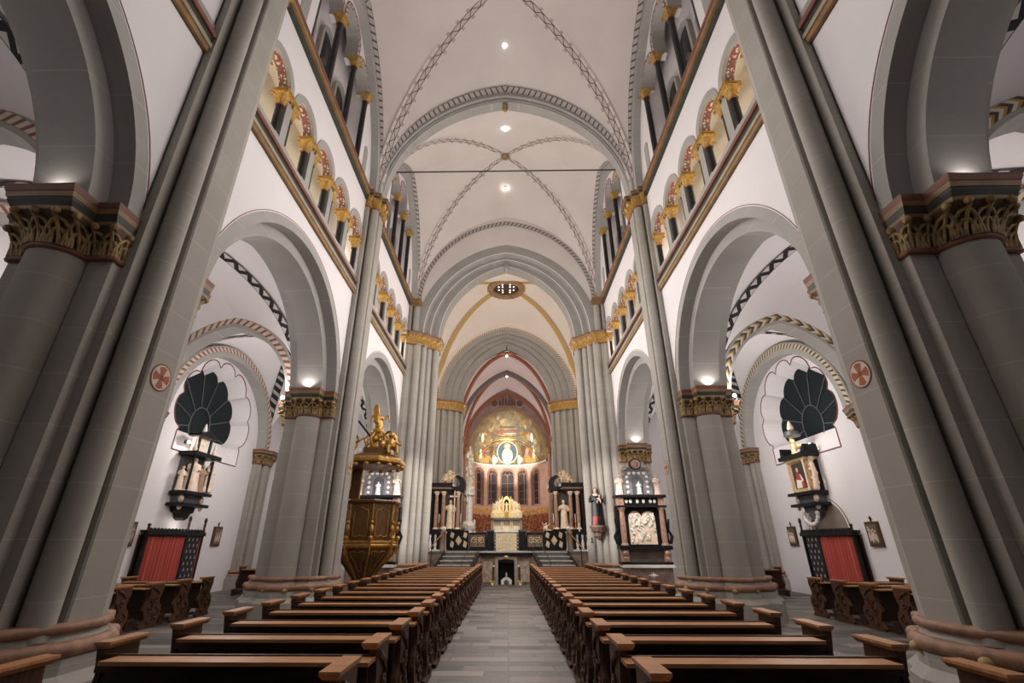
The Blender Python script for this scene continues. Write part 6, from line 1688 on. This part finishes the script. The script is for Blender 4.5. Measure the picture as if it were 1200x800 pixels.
# ------------------------------------------------------------------ side altars flanking the choir
for d, nm in ((-1, 'left'), (1, 'right')):
    X = d * 3.40 + CXX * .5; Y = 28.0
    T = thing('side_altar', (X, Y, ZP), f'black baroque altar with twisted pairs of columns and a pale statue on the {nm} of the choir', 'altar', 'choir side altars')
    T['label'] = f'black baroque altar with reddish columns and a pale statue on the {nm} of the choir'
    o = -d                       # direction towards the choir axis
    def bx(name, mat, u0, u1, y0, y1, z0, z1, par=T):
        b = MB(); x0, x1 = sorted((X + o * u0, X + o * u1)); b.box(x0, x1, Y + y0, Y + y1, z0, z1); return b.build(name, mat, par)
    bx('altar_base', BLACK, -.85, .78, -.3, .6, ZP, 2.2); bx('altar_table', BLACK, -.95, .85, -.45, .6, 2.2, 2.44)
    bx('back_wall', BLACK, -.95, .75, .1, .5, 2.44, 4.6)
    bx('frame_post', BLACK, -1.02, -.82, -.2, .5, 2.44, 4.75)
    for u, y in ((-.62, -.25), (-.22, -.25), (.62, -.25)):
        b = MB(); b.lathe([(.11, 2.5), (.12, 3.0), (.095, 4.28)], (X + o * u, Y + y, 0), 14); c = b.build('column', PINKM, T)
        b = MB(); b.lathe([(.16, 2.44), (.15, 2.5), (.11, 2.55)], (X + o * u, Y + y, 0), 12); b.lathe([(.10, 4.26), (.13, 4.36), (.19, 4.46)], (X + o * u, Y + y, 0), 12)
        for i in range(6): b.ell((X + o * u + .14 * cos(i * PI / 3), Y + y + .14 * sin(i * PI / 3), 4.40), .04, 6, 4)
        b.build('column_trim', ALAB, c)
    n_ = [(-.2, 2.46), (.5, 2.46)] + [(.15 + .35 * cos(PI * i / 10), 4.1 + .35 * sin(PI * i / 10)) for i in range(11)]
    b = MB(); pts = [(X + o * (u), z) for u, z in n_]; pts = pts if o > 0 else pts[::-1]
    b.prismy(pts, Y + .04, Y + .1); b.build('niche_back', bpy.data.materials.get('olive_niche') or simple('olive_niche', (.06, .055, .04), .6), T)
    b = MB(); b.tube([(X + o * (.15 + .37 * cos(PI * i / 14)), Y + .03, 4.1 + .37 * sin(PI * i / 14)) for i in range(15)], .04, 6); b.tube([(X + o * .52, Y + .03, 2.46), (X + o * .52, Y + .03, 4.1)], .04, 6); b.build('niche_frame', PINKM, T)
    b = MB(); robe(b, X + o * .17, Y - .1, 2.46, 1.55, 0, -1, 0, ((.3, .72), (.4, .6)), .95); meld(b.build('pale_statue', simple('ivory_statue', (.82, .66, .48), .5, var=.2) if d < 0 else bpy.data.materials['ivory_statue'], T), .028)
    if d < 0:
        b = MB(); b.box(X + o * .42 - .03, X + o * .42 + .03, Y - .34, Y - .30, 2.46, 4.75); b.box(X + o * .42 - .28, X + o * .42 + .28, Y - .34, Y - .30, 4.15, 4.23); b.build('tall_cross', ALAB, T)
    bx('entablature', BLACK, -1.05, .25, -.42, .5, 4.46, 4.60); bx('upper_cornice', BLACK, -1.15, .30, -.5, .5, 4.72, 4.92); bx('frieze', PINKM, -.95, .22, -.35, .45, 4.60, 4.72)
    b = MB(); b.prismy([(X + o * u, z) for u, z in ([(.30, 4.55), (.92, 4.42), (1.02, 4.62), (1.0, 5.0), (.85, 5.22), (.55, 5.35), (.40, 5.30), (.62, 5.10), (.70, 4.85), (.62, 4.70), (.30, 4.72)] if o < 0 else [(.30, 4.55), (.92, 4.42), (1.02, 4.62), (1.0, 5.0), (.85, 5.22), (.55, 5.35), (.40, 5.30), (.62, 5.10), (.70, 4.85), (.62, 4.70), (.30, 4.72)][::-1])], Y - .45, Y + .3); b.build('curved_gable', BLACK, T)
    b = MB()
    putto(b, X - o * .2, Y - .1, 4.95, .55, .2, -1, .4); putto(b, X + o * .28, Y - .1, 5.0, .6, -.3, -1, -.4); b.ell((X, Y, 5.15), (.35, .2, .28)); b.ell((X + o * .05, Y, 5.5), (.16, .14, .2)); b.tube([(X - o * .5, Y, 4.95), (X - o * .3, Y, 5.3), (X, Y, 5.6)], .08, 6, .04)
    meld(b.build('crowning_figures', simple('gilded_pale', (.66, .50, .34), .5, var=.3) if d < 0 else bpy.data.materials['gilded_pale'], T), .028)
    for u in (-.42, .80):
        t = thing('altar_candlestick', (X + o * u, Y - .36, 2.44), f'slim candlestick with a white candle on the {nm} side altar' + (' at its inner edge' if u > 0 else ' between the columns'), 'candlestick')
        b = MB(); b.lathe([(.07, 0), (.03, .05), (.02, .3), (.035, .36)], (X + o * u, Y - .36, 2.444), 8); b.build('stick', GOLD, t)
        b = MB(); b.cyl(X + o * u, Y - .36, 2.80, 3.25, .022, 8); b.build('candle', WHITEM, t)
# tall white stele beside the left altar
T = thing('white_tabernacle_tower', (-2.30, 29.0, ZP), 'tall slender white carved tower right of the left side altar', 'tower')
b = MB(); b.lathe([(.42, 0), (.42, .5), (.30, .62), (.28, 1.0), (.40, 1.3), (.24, 1.5)], (-2.30, 29.0, ZP), 8, smooth=False); b.build('tower_base', WHITEM, T)
b = MB(); b.lathe([(.22, 1.5), (.20, 2.9), (.34, 3.0), (.30, 3.3), (.24, 3.5)], (-2.30, 29.0, ZP), 8, smooth=False); b.build('tower_shaft', WHITEM, T)
b = MB(); rnd = random.Random(4)
for i in range(60): 
    z = ZP + rnd.choice([rnd.uniform(.5, 1.5), rnd.uniform(2.6, 5.6)]); r = .34 * max(.35, 1 - (z - 3) / 7); a = rnd.uniform(0, 2 * PI)
    b.ell((-2.30 + r * cos(a), 29.0 + r * sin(a), z), (.08, .08, rnd.uniform(.08, .2)), 6, 5)
b.lathe([(.24, 3.5), (.18, 4.6), (.05, 5.9)], (-2.30, 29.0, ZP), 8); meld(b.build('carved_pinnacles', simple('pale_gilded_stone', (.74, .66, .52), .5, var=.25, vs=5), T), .03)
# crouching gilded ornament at the foot of the right altar
b = MB(); putto(b, 2.12, 27.3, 2.36, .42, -.5, -1, .5); b.tube([(2.35, 27.3, 2.36), (2.0, 27.3, 2.5), (1.9, 27.3, 2.8)], .05, 6, .02)
b.tube([(1.95, 27.3, 2.34), (2.4, 27.3, 2.34)], .05, 6)
tag(meld(b.build('carved_angel', ALAB), .02), 'small carved angel on the screen left of the right side altar', 'figure')

# ------------------------------------------------------------------ high altar
HY = 38.6
T = thing('high_altar', (CXX, HY, 2.42), 'pale and gilded high altar with a gabled retable under the apse windows', 'altar')
b = MB(); b.box(CXX - 1.55, CXX + 1.55, HY - .55, HY + .4, 2.42, 2.62); b.build('altar_step', WHITEM, T)
b = MB(); b.box(CXX - 1.10, CXX + 1.10, HY - .05, HY + .3, 2.62, 3.40)
for i in range(3):
    x = CXX - .72 + .72 * i; b.prismy([(x - .28, 2.66), (x + .28, 2.66), (x + .28, 3.2), (x, 3.34), (x - .28, 3.2)], HY - .10, HY - .04)
tb = b.build('altar_block', simple('cream_marble', (.82, .72, .55), .4, var=.15), T)
b = MB()
for i in range(4):
    for q in (-.06, .06):
        x = CXX - 1.10 + .733 * i + q; b.lathe([(.06, 2.62), (.045, 2.68), (.045, 3.22), (.08, 3.36)], (x, HY - .28, 0), 10)
b.build('altar_columns', bpy.data.materials['cream_marble'], tb)
b = MB(); b.box(CXX - 1.28, CXX + 1.28, HY - .45, HY + .4, 3.38, 3.54); b.build('altar_table', DGREY, T)
b = MB(); b.box(CXX - 1.22, CXX + 1.22, HY - .1, HY + .3, 3.54, 4.05); rt = b.build('lower_retable', GOLDW, T)
b = MB()
for i in range(9):
    x = CXX - 1.1 + .275 * i
    if abs(x - CXX) < .2: continue
    b.band(carc(x, 3.82, .10, 0, PI, 8), carc(x, 3.82, .13, 0, PI, 8), HY - .14, HY - .1, 'y'); b.cyl(x - .13, HY - .12, 3.56, 3.84, .02, 6); b.ell((x, HY - .13, 3.70), (.06, .04, .12), 7, 5)
b.build('retable_arcade', bpy.data.materials['cream_marble'], rt)
b = MB()
WRET = bpy.data.materials['cream_marble']
for x, w_, h in ((-.98, .16, .62), (-.72, .18, .80), (-.44, .18, .95), (.44, .18, .95), (.72, .18, .80), (.98, .16, .62)):
    b.prismy([(CXX + x - w_ * .6, 4.05), (CXX + x + w_ * .6, 4.05), (CXX + x + w_ * .6, 4.05 + h * .78), (CXX + x, 4.05 + h), (CXX + x - w_ * .6, 4.05 + h * .78)], HY, HY + .25)
    b.cyl(CXX + x - w_ * .72, HY - .04, 4.05, 4.05 + h * .82, .035, 8); b.lathe([(.04, 0), (.0, .2)], (CXX + x - w_ * .72, HY - .04, 4.05 + h * .82), 6)
gb = b.build('retable_gables', WRET, T)
b = MB()
for x, w_, h in ((-.98, .16, .62), (-.72, .18, .80), (-.44, .18, .95), (.44, .18, .95), (.72, .18, .80), (.98, .16, .62)):
    b.ell((CXX + x, HY - .02, 4.05 + h * .38), (.06, .05, h * .28), 8, 6); b.ell((CXX + x, HY - .04, 4.05 + h * .72), .05, 7, 5)
b.build('retable_figures', GOLDW, gb)
b = MB(); o1 = [(CXX - .18, 4.05)] + carc(CXX, 4.75, .18, 0, PI, 12) + [(CXX + .18, 4.05)]; o2 = [(CXX - .30, 4.05)] + parch(CXX, .30, 4.75, 5.20, 6) + [(CXX + .30, 4.05)]
o1r = resample(o1, 30); o2r = resample(o2, 30); b.band(o1r, o2r, HY - .12, HY + .25, 'y', False)
for q in (-.34, .34): b.cyl(CXX + q, HY - .1, 4.05, 4.95, .045, 8); b.lathe([(.05, 0), (0, .3)], (CXX + q, HY - .1, 4.95), 6)
tr = b.build('central_tabernacle', GOLDW, T)
b = MB(); b.box(CXX - .19, CXX + .19, HY + .12, HY + .2, 4.05, 4.92); b.build('tabernacle_back', BLACK, tr)
b = MB(); robe(b, CXX, HY + .02, 4.05, .72, 0, -1, 0, ((.5, .7), (.5, .7)), 1.0); b.build('tabernacle_figure', WRET, tr)
b = MB(); b.box(CXX - .16, CXX + .16, HY - .2, HY - .1, 3.56, 4.02); b.build('tabernacle_door', GOLD, tr)
for i, x in enumerate((-1.75, 1.75)):
    t = thing('sanctuary_stand', (CXX + x, HY - .2, 2.42), f'gilded candelabrum {"left" if x < 0 else "right"} of the high altar', 'candelabrum', 'candelabra at the high altar')
    b = MB(); b.lathe([(.2, 0), (.05, .1), (.04, 1.2), (.09, 1.3)], (CXX + x, HY - .2, 2.42), 10); b.build('stand', GOLD, t)
    b = MB()
    for k in range(5): b.cyl(CXX + x + .14 * (k - 2), HY - .2, 3.74 + .08 * (2 - abs(k - 2)), 4.1 + .1 * (2 - abs(k - 2)), .025, 6)
    b.tube([(CXX + x - .3, HY - .2, 3.74), (CXX + x, HY - .2, 3.7), (CXX + x + .3, HY - .2, 3.74)], .025, 6); b.build('candles', GOLDW, t)
# candles near the Madonna
for k, (x, z0, h) in enumerate(((3.45, 2.22, .40), (3.62, 1.75, .2))):
    t = thing('tall_candlestick' if k == 0 else 'wall_candle_holder', (x, 23.8 if k == 0 else 21.6, ZP if k == 0 else z0), ['white altar candle standing on the right balustrade rail', 'small dark candle holder on the pier under the Madonna'][k], 'candle')
    y = 24.0 if k == 0 else 21.62
    b = MB(); b.cyl(x, y, z0, z0 + h, .032, 8); b.build('candle', WHITEM if k == 0 else IRON, t)
    b = MB(); b.lathe([(.07, 0), (.07, .03), (.04, .05)], (x, y, z0 - .02), 10); b.build('candle_foot', IRON, t)
# ------------------------------------------------------------------ camera, light, colour
cam = bpy.data.cameras.new('camera'); co = bpy.data.objects.new('camera', cam); COL.objects.link(co)
co.location = (0, 0, 1.7)
co.rotation_euler = (radians(90 + 23.7), 0, radians(.89))
cam.sensor_fit = 'HORIZONTAL'; cam.sensor_width = 36; cam.lens = 540 / 1200 * 36; cam.shift_x = 14 / 1200
cam.clip_start = .05; cam.clip_end = 200
S.camera = co

def light(name, kind, loc, e, col=(1, .93, .87), r=.15, rot=None, spot=None, blend=.6, size=None):
    d = bpy.data.lights.new(name, kind); d.energy = e; d.color = col
    if kind == 'AREA':
        d.shape = 'RECTANGLE'; d.size, d.size_y = size
    else: d.shadow_soft_size = r
    if spot: d.spot_size = radians(spot); d.spot_blend = blend
    o = bpy.data.objects.new(name, d); COL.objects.link(o); o.location = loc
    if rot is not None: o.rotation_euler = rot
    return o

def aim(o, tgt):
    o.rotation_euler = (Vector(tgt) - o.location).to_track_quat('-Z', 'Y').to_euler(); return o

NEUT = (1, .945, .91)
for y, e in ((2.5, 60), (7.5, 215), (11.8, 225), (16.0, 240), (19.8, 250)):
    light('nave_fill_light', 'POINT', (0, y, 8.6), e * 1.6, NEUT, .9)  # added fill along the nave axis, no fixture hangs here
for y, e in ((9.7, 70), (17.7, 120)):
    light('vault_fill_light', 'POINT', (0, y, 13.6), e, NEUT, .9)  # added mid-air fill that brightens the vault, not a lamp of the church
for y, e in ((13, 40), (19, 80)):
    light('nave_low_fill_light', 'POINT', (0, y, 4.6), e * 1.3, NEUT, .7)  # added low fill without a fixture, lifts the lower nave
for y in (3.7, 7.7, 11.75, 15.65, 19.55):
    light('vault_downlight', 'SPOT', (0, y, 19.2), 1000, NEUT, .08, (0, 0, 0), 34, .5)
for s in (1, -1):
    for c in PY:                        # uplights on the arcade capitals
        for d in (-1, 1):
            light('capital_uplight', 'SPOT', (s * 5.68, c + d * 1.27, 5.79), (4 if c < 10 and d < 0 else 15), (1, .92, .86), .04, (radians(180), 0, 0), 150)
    light('capital_uplight', 'SPOT', (s * 5.68, 20.41, 5.79), 15, (1, .92, .86), .04, (radians(180), 0, 0), 150)
    for y, e in ((2.0, 50), (9.0, 150), (17.0, 230)):
        light('aisle_light', 'POINT', (s * 8.5, y, 6.2), e, NEUT, .5)
    light('aisle_spot', 'POINT', (s * 6.95, 13.05, 5.85), 60, NEUT, .06)
    for c in PY:
        for k in range(5): light('gallery_light', 'POINT', (s * 5.75, c + 4 + 1.39 * (k - 2), 10.2), 15, (1, .89, .72), .1)
        for k in (-1, 0, 1): light('clerestory_light', 'POINT', (s * 5.55, c + 4 + 1.39 * k, 13.7), 6, NEUT, .08)
    ey = 16.75 if s < 0 else 17.55
    light('epitaph_glow', 'POINT', (s * (WAX[s] - .22), ey - .55, 5.0), 9, (1, .92, .84), .05)
    light('epitaph_glow', 'POINT', (s * (WAX[s] - .34), ey, 2.3), 4, (1, .92, .86), .05)
    aim(light('pier_wash', 'SPOT', (s * .9, 18.2, 3.7), 800, (1, .93, .88), .04, None, 56), (s * 4.2, 21.3, 3.3))
    aim(light('altar_spot', 'SPOT', (s * 3.6, 16.8, 5.6), 700, (1, .92, .86), .06, None, 40), (s * 5.3, 19.7, 2.6))
    aim(light('side_altar_spot', 'SPOT', (s * .9, 24.2, 5.5), 200, (1, .88, .74), .06, None, 50), (s * 3.4, 28, 3.4))
    aim(light('epitaph_spot', 'SPOT', (s * 7.2, 14.2, 5.2), 90, (1, .93, .88), .05, None, 40), (s * 11, ey, 3.9))
light('crossing_light', 'POINT', (0, 25.5, 11.5), 300, (1, .90, .78), .8)
light('crossing_low', 'POINT', (0, 24.5, 6.5), 130, (1, .90, .78), .6)
light('choir_light', 'POINT', (0, 33, 10.5), 150, (1, .86, .80), .5)
light('choir_light', 'POINT', (0, 37.5, 10.0), 190, (1, .86, .80), .5)
light('apse_light', 'POINT', (0, 40.2, 6.0), 190, (1, .85, .72), .3)
aim(light('conch_spot', 'SPOT', (0, 39.4, 6.0), 1700, (1, .92, .78), .1, None, 80), (0, 43.4, 9.6))
aim(light('retable_fill_spot', 'SPOT', (0, 34.5, 7.5), 1100, (1, .90, .72), .1, None, 30), (-.08, 38.6, 3.9))  # added spot with no fixture, put in to brighten the retable
aim(light('choir_front_spot', 'SPOT', (0, 20.5, 6.5), 450, (1, .92, .82), .1, None, 45), (0, 25, 1.6))
w = bpy.data.worlds.new('dim_air'); S.world = w; w.use_nodes = True
w.node_tree.nodes['Background'].inputs[0].default_value = (.9, .93, 1, 1); w.node_tree.nodes['Background'].inputs[1].default_value = .04
S.view_settings.view_transform = 'Standard'; S.view_settings.look = 'None'; S.view_settings.gamma = 1; S.view_settings.exposure = 0.0
S.view_settings.use_curve_mapping = False
S.cycles.max_bounces = 8; S.cycles.diffuse_bounces = 5; S.cycles.use_denoising = True
S.cycles.sample_clamp_indirect = 6
